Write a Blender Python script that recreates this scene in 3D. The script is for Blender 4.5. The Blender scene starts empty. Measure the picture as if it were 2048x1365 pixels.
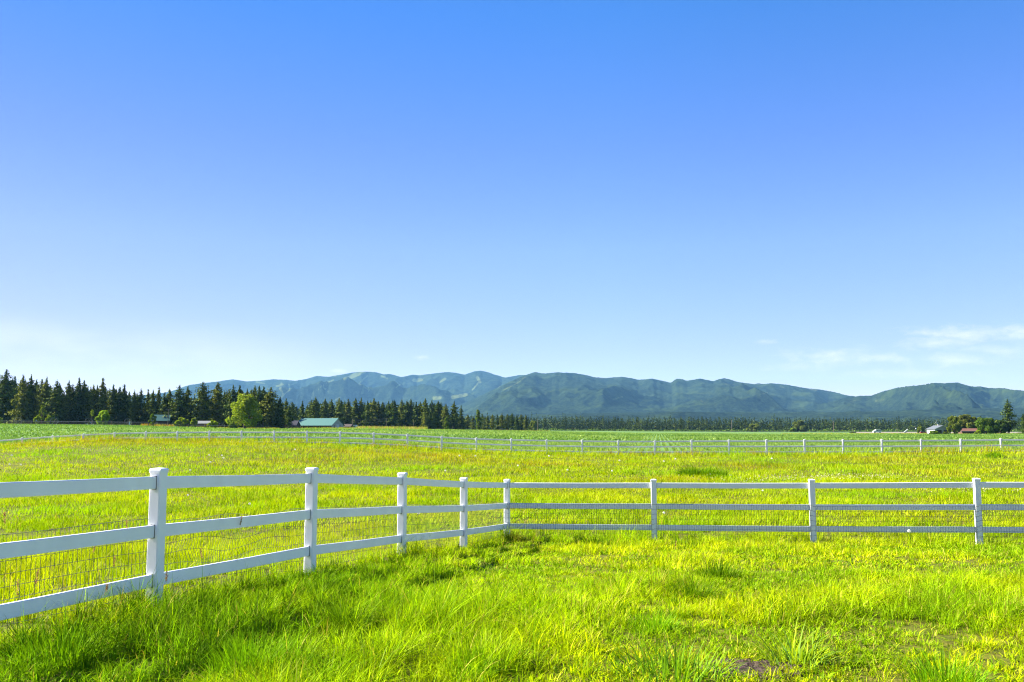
import bpy, math, random
import numpy as np

random.seed(11)
RNG = np.random.default_rng(11)
S = bpy.context.scene
C = S.collection
PI = math.pi
R = math.radians

# ------------------------------------------------------------------ camera, sky, sun, exposure
EZ = 1.70                                    # eye height above the origin
F = 1800.0                                   # focal length in pixels of the 2048 px wide photograph
PITCH = math.atan((860.5 - 682.5) / F)
cam = bpy.data.cameras.new('camera')
cam.sensor_width = 36.0
cam.lens = 36.0 * F / 2048.0
cam.clip_start = 0.1
cam.clip_end = 60000.0
cam_o = bpy.data.objects.new('camera', cam)
C.objects.link(cam_o)
cam_o.location = (0, 0, EZ)
cam_o.rotation_euler = (PI / 2 + PITCH, 0, 0)
S.camera = cam_o

SUN_EL, SUN_AZ = R(33), R(-77)               # azimuth measured from +Y (ahead) towards +X (right)
sun = bpy.data.lights.new('sun', 'SUN')
sun.energy = 5.0
sun.angle = R(0.53)
sun.color = (1.0, 0.93, 0.82)
sun_o = bpy.data.objects.new('sun', sun)
C.objects.link(sun_o)
sun_o.rotation_euler = (PI / 2 - SUN_EL, 0, PI - SUN_AZ)
sun_o.location = (-40, 10, 40)

W = bpy.data.worlds.new('World')
S.world = W
W.use_nodes = True
nt = W.node_tree
for n in list(nt.nodes):
    nt.nodes.remove(n)


def node(t, kind, **kw):
    n = t.nodes.new(kind)
    for k, v in kw.items():
        if k == 'ins':
            for i, val in v.items():
                n.inputs[i].default_value = val
        else:
            setattr(n, k, v)
    return n


out = node(nt, 'ShaderNodeOutputWorld')
bg = node(nt, 'ShaderNodeBackground', ins={'Strength': 0.0595})
sky = node(nt, 'ShaderNodeTexSky', sky_type='NISHITA', sun_disc=False, sun_elevation=SUN_EL,
           sun_rotation=SUN_AZ, altitude=900.0, air_density=1.0, dust_density=0.1, ozone_density=2.5)
geo = node(nt, 'ShaderNodeTexCoord')
sep = node(nt, 'ShaderNodeSeparateXYZ')
nt.links.new(geo.outputs['Generated'], sep.inputs[0])
# deep clear-air blue overhead, paler towards the horizon
ramp = node(nt, 'ShaderNodeValToRGB')
cr = ramp.color_ramp
cr.elements[0].position = 0.0
cr.elements[0].color = (0.74, 0.62, 0.62, 1)
cr.elements[1].position = 0.432
cr.elements[1].color = (0.28, 0.63, 1.08, 1)
for z_, c_ in ((0.089, (0.68, 0.585, 0.70)), (0.198, (0.66, 0.67, 0.86)), (0.303, (0.50, 0.62, 1.0)), (0.75, (0.25, 0.58, 1.15))):
    e = cr.elements.new(z_)
    e.color = (*c_, 1)
nt.links.new(sep.outputs['Z'], ramp.inputs[0])
mul = node(nt, 'ShaderNodeMix', data_type='RGBA', blend_type='MULTIPLY', ins={0: 1.0})
nt.links.new(sky.outputs[0], mul.inputs[6])
nt.links.new(ramp.outputs[0], mul.inputs[7])
def mrange(t, src, a, b, c=0.0, d=1.0, smooth=True):
    n = node(t, 'ShaderNodeMapRange', interpolation_type='SMOOTHSTEP' if smooth else 'LINEAR',
             ins={1: a, 2: b, 3: c, 4: d})
    t.links.new(src, n.inputs[0])
    return n.outputs[0]


def mth(t, op, a, b=None):
    n = node(t, 'ShaderNodeMath', operation=op)
    for i, v in enumerate((a, b)):
        if v is None:
            continue
        if isinstance(v, (int, float)):
            n.inputs[i].default_value = v
        else:
            t.links.new(v, n.inputs[i])
    return n.outputs[0]


# thin fair-weather cloud low over the hills, placed by direction
mapp = node(nt, 'ShaderNodeMapping', ins={'Scale': (8.0, 8.0, 22.0)})
nt.links.new(geo.outputs['Generated'], mapp.inputs[0])
cn = node(nt, 'ShaderNodeTexNoise', ins={'Scale': 5.0, 'Detail': 7.0, 'Roughness': 0.6, 'Distortion': 0.3})
nt.links.new(mapp.outputs[0], cn.inputs['Vector'])
su = mth(nt, 'DIVIDE', sep.outputs['X'], mth(nt, 'MAXIMUM', sep.outputs['Y'], 0.05))
sv = mth(nt, 'DIVIDE', sep.outputs['Z'], mth(nt, 'MAXIMUM', sep.outputs['Y'], 0.05))
right_cloud = None
# u, v, half width, half height, strength
for cu, cv, ru, rv, ks in ((0.508, 0.1085, 0.060, 0.0095, 1.0), (0.470, 0.097, 0.045, 0.008, 0.8), (0.575, 0.104, 0.030, 0.012, 1.0), (0.490, 0.078, 0.055, 0.009, 0.75),
                           (0.352, 0.082, 0.052, 0.009, 0.8), (0.325, 0.070, 0.045, 0.006, 0.5), (0.410, 0.080, 0.045, 0.007, 0.7), (0.545, 0.088, 0.05, 0.007, 0.6),
                           (-0.102, 0.0805, 0.009, 0.003, 0.7), (-0.193, 0.0655, 0.010, 0.002, 0.6), (0.282, 0.0985, 0.012, 0.003, 0.5), (0.44, 0.062, 0.09, 0.006, 0.4), (0.64, 0.10, 0.05, 0.012, 0.9)):
    a_ = mth(nt, 'DIVIDE', mth(nt, 'SUBTRACT', su, cu), ru)
    b_ = mth(nt, 'DIVIDE', mth(nt, 'SUBTRACT', sv, cv), rv)
    d_ = mth(nt, 'SQRT', mth(nt, 'ADD', mth(nt, 'MULTIPLY', a_, a_), mth(nt, 'MULTIPLY', b_, b_)))
    d_ = mth(nt, 'ADD', d_, mth(nt, 'MULTIPLY', mth(nt, 'SUBTRACT', cn.outputs['Fac'], 0.5), 3.2))
    m_ = mth(nt, 'MULTIPLY', mrange(nt, d_, 1.3, -0.5), ks * 0.62)
    right_cloud = m_ if right_cloud is None else mth(nt, 'MAXIMUM', right_cloud, m_)
right_cloud = mth(nt, 'MULTIPLY', right_cloud, mrange(nt, sep.outputs['Y'], 0.1, 0.2))
cn2 = node(nt, 'ShaderNodeTexNoise', ins={'Scale': 0.8, 'Detail': 4.0, 'Roughness': 0.5})
nt.links.new(mapp.outputs[0], cn2.inputs['Vector'])
ml = mth(nt, 'MULTIPLY', mrange(nt, sep.outputs['X'], -0.12, -0.45), mrange(nt, sep.outputs['Z'], 0.12, 0.075))
left_cloud = mth(nt, 'MULTIPLY', mth(nt, 'MULTIPLY', ml, mrange(nt, cn2.outputs['Fac'], 0.25, 0.6)), 0.4)
cloud = mth(nt, 'ADD', right_cloud, left_cloud)
cmix = node(nt, 'ShaderNodeMix', data_type='RGBA', ins={7: (5.2, 5.0, 4.8, 1)})
nt.links.new(cloud, cmix.inputs[0])
azr = node(nt, 'ShaderNodeValToRGB')
azr.color_ramp.elements[0].position = 0.25
azr.color_ramp.elements[0].color = (0.85, 0.725, 0.80, 1)
azr.color_ramp.elements[1].position = 0.55
azr.color_ramp.elements[1].color = (1, 1, 1, 1)
nt.links.new(mrange(nt, sep.outputs['X'], -1.0, 1.0, 0.0, 1.0, False), azr.inputs[0])
mul2 = node(nt, 'ShaderNodeMix', data_type='RGBA', blend_type='MULTIPLY', ins={0: 1.0})
nt.links.new(mul.outputs[2], mul2.inputs[6])
nt.links.new(azr.outputs[0], mul2.inputs[7])
nt.links.new(mul2.outputs[2], cmix.inputs[6])
nt.links.new(cmix.outputs[2], bg.inputs['Color'])
nt.links.new(bg.outputs[0], out.inputs[0])

S.view_settings.view_transform = 'Standard'
S.view_settings.look = 'None'
S.view_settings.gamma = 1.0
S.view_settings.exposure = 2.05
S.cycles.max_bounces = 7
S.cycles.diffuse_bounces = 3
S.cycles.glossy_bounces = 2
S.cycles.transmission_bounces = 5
S.cycles.volume_bounces = 0
S.cycles.transparent_max_bounces = 8
S.cycles.caustics_reflective = False
S.cycles.caustics_refractive = False
S.cycles.use_denoising = True
S.cycles.filter_width = 1.15
S.cycles.denoiser = 'OPENIMAGEDENOISE'
S.cycles.denoising_input_passes = 'RGB_ALBEDO_NORMAL'
S.cycles.denoising_prefilter = 'NONE'


# ------------------------------------------------------------------ maths helpers
def at(px, py, Y):
    """the point at forward distance Y seen in pixel (px, py) of the 2048 x 1365 photograph"""
    dx, dy = (px - 1024.0) / F, (682.5 - py) / F
    c, s = math.cos(PITCH), math.sin(PITCH)
    t = Y / (c - dy * s)
    return np.array([dx * t, Y, EZ + t * (dy * c + s)])


def slope_at(px, py):
    p = at(px, py, 1.0)
    return p[0], p[2] - EZ


def to_px(P):
    P = np.asarray(P, float)
    c, s = math.cos(PITCH), math.sin(PITCH)
    y, z = P[..., 1], P[..., 2] - EZ
    d = y * c + z * s
    return 1024 + F * P[..., 0] / d, 682.5 - F * (z * c - y * s) / d


def hsh(ix, iy, seed):
    n = (ix.astype(np.int64) * 374761393 + iy.astype(np.int64) * 668265263 + seed * 2147483647) & 0xFFFFFFFF
    n = ((n ^ (n >> 13)) * 1274126177) & 0xFFFFFFFF
    n = ((n ^ (n >> 15)) * 2246822519) & 0xFFFFFFFF
    return ((n ^ (n >> 16)) & 0xFFFFFF) / float(0xFFFFFF)


def vnoise(x, y, seed=0):
    ix, iy = np.floor(x), np.floor(y)
    fx, fy = x - ix, y - iy
    fx = fx * fx * fx * (fx * (fx * 6 - 15) + 10)
    fy = fy * fy * fy * (fy * (fy * 6 - 15) + 10)
    a, b = hsh(ix, iy, seed), hsh(ix + 1, iy, seed)
    c, d = hsh(ix, iy + 1, seed), hsh(ix + 1, iy + 1, seed)
    return (a + (b - a) * fx) * (1 - fy) + (c + (d - c) * fx) * fy


def fbm(x, y, seed=0, octs=4, gain=0.5):
    s, a, t = 0.0, 1.0, 0.0
    for o in range(octs):
        ca, sa = math.cos(o * 1.1), math.sin(o * 1.1)
        s = s + a * vnoise(x * ca - y * sa, x * sa + y * ca, seed + o * 17)
        t += a
        a *= gain
        x, y = x * 2.03, y * 2.03
    return s / t


def ridged(x, y, seed=0, octs=4, gain=0.5):
    s, a, t = 0.0, 1.0, 0.0
    for o in range(octs):
        ca, sa = math.cos(o * 1.3), math.sin(o * 1.3)
        v = 1 - np.abs(2 * vnoise(x * ca - y * sa, x * sa + y * ca, seed + o * 31) - 1)
        s = s + a * v * v
        t += a
        a *= gain
        x, y = x * 2.1, y * 2.1
    return s / t


def sstep(x, a, b):
    t = np.clip((x - a) / (b - a), 0, 1)
    return t * t * (3 - 2 * t)


# far white fence: a straight run, its posts and their top heights read off the photograph
FAR_N = 27
FPX = np.array([163.8, 227.8, 290, 353.2, 417.7, 483, 548.4, 613.2, 679.7, 746.8, 814.6, 882.9, 951.6, 1021.9, 1092.2,
                1165.4, 1237.5, 1310.7, 1384.5, 1458, 1533.8, 1609.5, 1686, 1765, 1844, 1923.6, 2004.7])
FPY = np.array([867.6, 864.5, 863.3, 862.5, 862, 862, 862, 862.2, 862.8, 864.8, 868, 872.2, 875.4, 877.2, 878.7,
                879.8, 880.4, 880.4, 879.8, 879.5, 879.5, 879.2, 879, 879, 878.4, 878, 877])
FAR_DX, FAR_DY = 3.2713, -0.43458
FAR_X = -42.594 + FAR_DX * np.arange(-4, FAR_N + 5)
FAR_Y = (89.29 + 0.2) / 0.995 + FAR_DY * np.arange(-4, FAR_N + 5)
POST_H = 1.39
_tops = np.array([at(FPX[i], FPY[i], FAR_Y[i + 4])[2] for i in range(FAR_N)])
_tops = np.concatenate([_tops[0] - np.array([0.92, 0.64, 0.40, 0.17]), _tops, np.full(5, _tops[-1])])
FAR_G = _tops - POST_H
FAR_LAND = FAR_G + np.interp(np.arange(-4, FAR_N + 5), [-4, 0, 2, 4, 7, 9, 22, 25, 31], [0.62, 0.55, 0.45, 0.30, 0.12, 0.0, 0.0, 0.15, 0.2])


def far_line_y(x):
    return FAR_Y[4] + (x - FAR_X[4]) * (FAR_DY / FAR_DX)


_ty = np.linspace(-400, 400, 8001)
_tn = np.interp(_ty, [-400, -40, 0, 4, 8.8, 11.9, 15, 18.1, 21.2, 25, 40, 60, 80, 120, 400],
                [-1.3, -1.5, -1.60, -1.67, -1.77, -1.90, -2.09, -2.36, -2.53, -2.60, -2.58, -2.48, -2.34, -2.25, -2.25])
_k = np.hanning(25)
_tn = np.convolve(np.pad(_tn, 12, mode='edge'), _k / _k.sum(), mode='valid')


def G(x, y):
    """height of the land"""
    x, y = np.asarray(x, float), np.asarray(y, float)
    h = EZ + np.interp(y, _ty, _tn)
    yf = far_line_y(x)
    b = np.interp(x, FAR_X, FAR_LAND) - (EZ + np.interp(yf, _ty, _tn))
    d = y - yf
    h = h + b * np.exp(-(d / np.where(d < 0, 26.0, 45.0)) ** 2)
    u = x / np.maximum(y, 90.0)
    r = np.interp(u, [-0.62, -0.569, -0.43, -0.297, -0.18, -0.07, 0.04, 0.15, 0.3],
                  [5.0, 4.9, 4.3, 2.75, 2.8, 2.3, 1.4, 0.5, 0.1])
    h = h + r * sstep(y, 95, 430)
    h = h + 0.10 * (fbm(x / 7.0, y / 7.0, 5, 3) - 0.5) * sstep(y, 3, 12)
    h = h - 30 * sstep(y, 9000, 15000)
    return h


def g1(x, y):
    return float(G(np.array([x]), np.array([y]))[0])


def hit(px, py, lift=0.0, lo=3.0, hi=900.0):
    """first point of the land (raised by lift) seen in a pixel"""
    ys = np.geomspace(lo, hi, 3000)
    ax, az = slope_at(px, py)
    f = EZ + az * ys - (G(ax * ys, ys) + lift)
    i = int(np.argmax(f < 0))
    y = ys[i]
    return np.array([ax * y, y, g1(ax * y, y)])


# ------------------------------------------------------------------ mesh helpers
def mesh(name, V, faces, mats, cols=None, mi=None, smooth=False):
    """faces: list of (N,k) index arrays; cols: (nV,3) tint kept as a point attribute; mi: list of material indices"""
    V = np.asarray(V, np.float32)
    faces = [np.asarray(f, np.int32) for f in faces if len(f)]
    me = bpy.data.meshes.new(name)
    me.vertices.add(len(V))
    me.vertices.foreach_set('co', V.ravel())
    idx = np.concatenate([f.ravel() for f in faces])
    siz = np.concatenate([np.full(len(f), f.shape[1], np.int32) for f in faces])
    me.loops.add(len(idx))
    me.loops.foreach_set('vertex_index', idx)
    me.polygons.add(len(siz))
    st = np.zeros(len(siz), np.int32)
    st[1:] = np.cumsum(siz)[:-1]
    me.polygons.foreach_set('loop_start', st)
    if mi is not None:
        me.polygons.foreach_set('material_index', np.asarray(mi, np.int32))
    me.polygons.foreach_set('use_smooth', np.full(len(siz), bool(smooth)))
    if cols is not None:
        a = me.attributes.new('tint', 'FLOAT_COLOR', 'POINT')
        c4 = np.ones((len(V), 4), np.float32)
        c4[:, :3] = cols
        a.data.foreach_set('color', c4.ravel())
    for m in (mats if isinstance(mats, (list, tuple)) else [mats]):
        me.materials.append(m)
    me.update(calc_edges=True)
    return me


def link(name, me, parent=None, loc=(0, 0, 0), rz=0.0):
    o = bpy.data.objects.new(name, me)
    C.objects.link(o)
    o.location = loc
    o.rotation_euler = (0, 0, rz)
    if parent is not None:
        o.parent = parent
    return o


def tag(o, label=None, cat=None, group=None, kind=None):
    if label:
        o['label'] = label
    if cat:
        o['category'] = cat
    if group:
        o['group'] = group
    if kind:
        o['kind'] = kind
    return o


def thing(name, label, cat, loc=(0, 0, 0), rz=0.0, group=None):
    o = bpy.data.objects.new(name, None)
    o.empty_display_size = 0.2
    C.objects.link(o)
    o.location = loc
    o.rotation_euler = (0, 0, rz)
    return tag(o, label, cat, group)


def dup(root, loc, rz=0.0, sc=None, label=None, group=None):
    r = root.copy()
    C.objects.link(r)
    r.location = loc
    r.rotation_euler = (0, 0, rz)
    if sc is not None:
        r.scale = sc
    if label:
        r['label'] = label
    if group:
        r['group'] = group
    for ch in list(root.children):
        c = ch.copy()
        C.objects.link(c)
        c.parent = r
        for g in ch.children:
            d = g.copy()
            C.objects.link(d)
            d.parent = c
    return r


class MB:
    """collects solid shapes, then builds them as one mesh"""

    def __init__(self):
        self.v, self.q, self.t, self.n = [], [], [], 0

    def add(self, v, q=(), t=()):
        v = np.asarray(v, float).reshape(-1, 3)
        if len(q):
            self.q.append(np.asarray(q, int).reshape(-1, 4) + self.n)
        if len(t):
            self.t.append(np.asarray(t, int).reshape(-1, 3) + self.n)
        self.v.append(v)
        self.n += len(v)
        return self

    def box(self, lo, hi, rz=0.0, org=(0, 0, 0), bev=0.0):
        x0, y0, z0 = lo
        x1, y1, z1 = hi
        if bev <= 0:
            v = np.array([[x0, y0, z0], [x1, y0, z0], [x1, y1, z0], [x0, y1, z0],
                          [x0, y0, z1], [x1, y0, z1], [x1, y1, z1], [x0, y1, z1]], float)
            q = [[0, 3, 2, 1], [4, 5, 6, 7], [0, 1, 5, 4], [1, 2, 6, 5], [2, 3, 7, 6], [3, 0, 4, 7]]
        else:
            ring = [(x0 + bev, y0), (x1 - bev, y0), (x1, y0 + bev), (x1, y1 - bev),
                    (x1 - bev, y1), (x0 + bev, y1), (x0, y1 - bev), (x0, y0 + bev)]
            v = np.array([[a, b, z0] for a, b in ring] + [[a, b, z1] for a, b in ring], float)
            q = [[i, (i + 1) % 8, 8 + (i + 1) % 8, 8 + i] for i in range(8)]
            q += [[8, 9, 10, 11], [8, 11, 12, 15], [15, 12, 13, 14], [3, 2, 1, 0], [7, 4, 3, 0], [6, 5, 4, 7]]
        if rz:
            c, s = math.cos(rz), math.sin(rz)
            v = np.c_[v[:, 0] * c - v[:, 1] * s, v[:, 0] * s + v[:, 1] * c, v[:, 2]]
        return self.add(v + np.asarray(org, float), q)

    def bar(self, a, b, w, h, up=(0, 0, 1)):
        """rectangular bar from a to b, w across, h along up"""
        a, b = np.asarray(a, float), np.asarray(b, float)
        d = (b - a) / np.linalg.norm(b - a)
        s = np.cross(d, up)
        s /= np.linalg.norm(s)
        u = np.cross(s, d)
        v = []
        for p in (a, b):
            for i, j in ((-1, -1), (1, -1), (1, 1), (-1, 1)):
                v.append(p + s * i * w / 2 + u * j * h / 2)
        return self.add(v, [[0, 1, 2, 3], [7, 6, 5, 4], [0, 4, 5, 1], [1, 5, 6, 2], [2, 6, 7, 3], [3, 7, 4, 0]])

    def tube(self, pts, rad, n=8):
        pts = np.asarray(pts, float)
        rad = np.broadcast_to(np.asarray(rad, float), (len(pts),))
        v, q = [], []
        for i, p in enumerate(pts):
            d = pts[min(i + 1, len(pts) - 1)] - pts[max(i - 1, 0)]
            d /= np.linalg.norm(d) + 1e-9
            r = np.array([1., 0, 0]) if abs(d[0]) < 0.8 else np.array([0, 1., 0])
            s = np.cross(d, r)
            s /= np.linalg.norm(s)
            u = np.cross(d, s)
            for k in range(n):
                a = 2 * PI * k / n
                v.append(p + rad[i] * (s * math.cos(a) + u * math.sin(a)))
        for i in range(len(pts) - 1):
            for k in range(n):
                q.append([i * n + k, i * n + (k + 1) % n, (i + 1) * n + (k + 1) % n, (i + 1) * n + k])
        t = [[(len(pts) - 1) * n, (len(pts) - 1) * n + k, (len(pts) - 1) * n + k + 1] for k in range(1, n - 1)]
        return self.add(v, q, t)

    def prism(self, poly, y0, y1):
        """polygon in x,z pushed from y0 to y1"""
        n = len(poly)
        v = [[x, y0, z] for x, z in poly] + [[x, y1, z] for x, z in poly]
        q = [[i, (i + 1) % n, n + (i + 1) % n, n + i] for i in range(n)]
        t = [[0, k, k + 1] for k in range(1, n - 1)] + [[n, n + k + 1, n + k] for k in range(1, n - 1)]
        return self.add(v, q, t)

    def build(self, name, mat, parent=None, loc=(0, 0, 0), rz=0.0, smooth=False):
        fs = []
        if self.q:
            fs.append(np.concatenate(self.q))
        if self.t:
            fs.append(np.concatenate(self.t))
        return link(name, mesh(name, np.concatenate(self.v), fs, mat, smooth=smooth), parent, loc, rz)


# ------------------------------------------------------------------ materials
def new_mat(name):
    m = bpy.data.materials.new(name)
    m.use_nodes = True
    t = m.node_tree
    for n in list(t.nodes):
        t.nodes.remove(n)
    return m, t, node(t, 'ShaderNodeOutputMaterial')


def surf(name, col, rough=0.6, var=0.15, scale=6.0, spec=0.3, metal=0.0, stain=None, stretch=(1, 1, 1), bump=0.0):
    """painted or weathered surface: base colour broken up by two noises, optional stain colour"""
    m, t, o = new_mat(name)
    b = node(t, 'ShaderNodeBsdfPrincipled', ins={'Roughness': rough, 'Metallic': metal, 'Specular IOR Level': spec})
    tc = node(t, 'ShaderNodeTexCoord')
    mp = node(t, 'ShaderNodeMapping', ins={'Scale': stretch})
    t.links.new(tc.outputs['Object'], mp.inputs[0])
    n1 = node(t, 'ShaderNodeTexNoise', ins={'Scale': scale, 'Detail': 5.0, 'Roughness': 0.6})
    t.links.new(mp.outputs[0], n1.inputs['Vector'])
    f = mrange(t, n1.outputs['Fac'], 0.3, 0.7, 1 - var, 1 + var * 0.6)
    mx = node(t, 'ShaderNodeMix', data_type='RGBA', blend_type='MULTIPLY', ins={0: 1.0, 6: (*col, 1)})
    cb = node(t, 'ShaderNodeCombineColor')
    for i in range(3):
        t.links.new(f, cb.inputs[i])
    t.links.new(cb.outputs[0], mx.inputs[7])
    last = mx.outputs[2]
    if stain:
        n2 = node(t, 'ShaderNodeTexNoise', ins={'Scale': scale * 0.37, 'Detail': 6.0, 'Roughness': 0.7})
        t.links.new(mp.outputs[0], n2.inputs['Vector'])
        ms = node(t, 'ShaderNodeMix', data_type='RGBA', ins={7: (*stain, 1)})
        t.links.new(mrange(t, n2.outputs['Fac'], 0.52, 0.8, 0, 0.55), ms.inputs[0])
        t.links.new(last, ms.inputs[6])
        last = ms.outputs[2]
    t.links.new(last, b.inputs['Base Color'])
    if bump:
        bp = node(t, 'ShaderNodeBump', ins={'Strength': bump, 'Distance': 0.02})
        t.links.new(n1.outputs['Fac'], bp.inputs['Height'])
        t.links.new(bp.outputs[0], b.inputs['Normal'])
    t.links.new(b.outputs[0], o.inputs[0])
    return m


def leaf(name, base=(1, 1, 1), trans=0.45, gloss=0.06, rvar=0.0, tcol=(1.15, 1.1, 0.45)):
    """leaf or blade: tint attribute, light passing through, a little sheen, optional change from plant to plant"""
    m, t, o = new_mat(name)
    at_ = node(t, 'ShaderNodeAttribute', attribute_name='tint')
    mx = node(t, 'ShaderNodeMix', data_type='RGBA', blend_type='MULTIPLY', ins={0: 1.0, 7: (*base, 1)})
    t.links.new(at_.outputs['Color'], mx.inputs[6])
    last = mx.outputs[2]
    if rvar:
        oi = node(t, 'ShaderNodeObjectInfo')
        hv = node(t, 'ShaderNodeHueSaturation')
        t.links.new(mrange(t, oi.outputs['Random'], 0, 1, 0.5 - 0.035, 0.5 + 0.03, False), hv.inputs['Hue'])
        t.links.new(mrange(t, oi.outputs['Random'], 0, 1, 1 + rvar, 1 - rvar, False), hv.inputs['Value'])
        t.links.new(last, hv.inputs['Color'])
        last = hv.outputs[0]
    df = node(t, 'ShaderNodeBsdfDiffuse')
    tr = node(t, 'ShaderNodeBsdfTranslucent')
    t.links.new(last, df.inputs[0])
    m2 = node(t, 'ShaderNodeMix', data_type='RGBA', blend_type='MULTIPLY', ins={0: 1.0, 7: (*tcol, 1)})
    t.links.new(last, m2.inputs[6])
    t.links.new(m2.outputs[2], tr.inputs[0])
    ms = node(t, 'ShaderNodeMixShader', ins={0: trans})
    t.links.new(df.outputs[0], ms.inputs[1])
    t.links.new(tr.outputs[0], ms.inputs[2])
    res = ms
    if gloss:
        gl = node(t, 'ShaderNodeBsdfGlossy', ins={'Roughness': 0.45, 'Color': (0.9, 0.9, 0.35, 1)})
        mg = node(t, 'ShaderNodeMixShader', ins={0: gloss})
        t.links.new(ms.outputs[0], mg.inputs[1])
        t.links.new(gl.outputs[0], mg.inputs[2])
        res = mg
    t.links.new(res.outputs[0], o.inputs[0])
    return m


M_GRASS = leaf('grass_blade', trans=0.40, gloss=0.008)
M_CROP = leaf('crop_leaf', trans=0.42, gloss=0.015)
M_CONIFER = leaf('conifer_needle', trans=0.15, gloss=0.01, rvar=0.34, tcol=(1.1, 1.1, 0.6))
M_LEAF = leaf('broad_leaf', trans=0.42, gloss=0.02)
M_PETAL = leaf('petal', trans=0.3, gloss=0.0, tcol=(1, 1, 1))
M_BARK = surf('bark', (0.10, 0.075, 0.055), 0.9, 0.4, 9.0, 0.1, stretch=(3, 3, 0.6))
M_VINYL = surf('white_vinyl', (0.80, 0.81, 0.81), 0.38, 0.05, 3.0, 0.45, stain=(0.70, 0.70, 0.64), stretch=(1, 1, 0.5))
M_WIRE = surf('galvanised_wire', (0.06, 0.065, 0.06), 0.7, 0.25, 14.0, 0.2)
M_GAP = surf('dark_socket', (0.05, 0.05, 0.05), 0.9, 0.2)
M_WOODPOLE = surf('weathered_pole', (0.17, 0.14, 0.10), 0.9, 0.25, 5.0, 0.1, stretch=(4, 4, 0.5))
M_STEEL = surf('galvanised_steel', (0.13, 0.14, 0.15), 0.6, 0.2, 8.0, 0.5, metal=0.3)
M_DARKWOOD = surf('dark_wood', (0.05, 0.043, 0.04), 0.85, 0.3, 6.0, 0.15)
M_TEAL = surf('teal_metal_roof', (0.035, 0.125, 0.11), 0.6, 0.12, 3.0, 0.3)
M_TIN = surf('pale_metal_siding', (0.27, 0.30, 0.28), 0.6, 0.12, 3.0, 0.3, stretch=(6, 6, 0.4))
M_SLATE = surf('dark_shingle', (0.045, 0.046, 0.06), 0.85, 0.3, 8.0, 0.15)
M_GREYROOF = surf('grey_shingle', (0.10, 0.115, 0.13), 0.85, 0.18, 8.0, 0.2)
M_GREYROOF_PALE = surf('pale_metal_roof', (0.17, 0.18, 0.175), 0.7, 0.15, 4.0, 0.3)
M_SHEDROOF = surf('weathered_brown_roof', (0.085, 0.065, 0.055), 0.85, 0.25)
M_REDROOF = surf('faded_red_roof', (0.16, 0.075, 0.052), 0.85, 0.2, 5.0, 0.2)
M_WHITE = surf('white_paint', (0.52, 0.53, 0.52), 0.55, 0.08, 4.0, 0.3)
M_GREYWALL = surf('grey_siding', (0.28, 0.29, 0.33), 0.7, 0.1, 4.0, 0.2)
M_BROWNWALL = surf('brown_siding', (0.10, 0.06, 0.045), 0.8, 0.25, 5.0, 0.15)
M_MAUVE = surf('mauve_trim', (0.20, 0.16, 0.19), 0.7, 0.15, 5.0, 0.2)
M_DARK = surf('dark_opening', (0.03, 0.03, 0.035), 0.6, 0.2, 4.0, 0.3)
M_GLASS = surf('window_glass', (0.06, 0.08, 0.10), 0.12, 0.2, 4.0, 0.6)
M_SOIL = surf('soil', (0.07, 0.05, 0.04), 0.95, 0.7, 30.0, 0.1, stain=(0.16, 0.12, 0.10), bump=1.0)
M_RED = surf('red_paint', (0.42, 0.05, 0.04), 0.35, 0.1, 4.0, 0.5)
M_NAVY = surf('dark_blue_paint', (0.05, 0.06, 0.09), 0.35, 0.1, 4.0, 0.5)
M_RUBBER = surf('rubber', (0.025, 0.025, 0.025), 0.8, 0.2)
M_BRICK = surf('chimney_block', (0.42, 0.38, 0.36), 0.9, 0.2, 8.0, 0.1)


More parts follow.
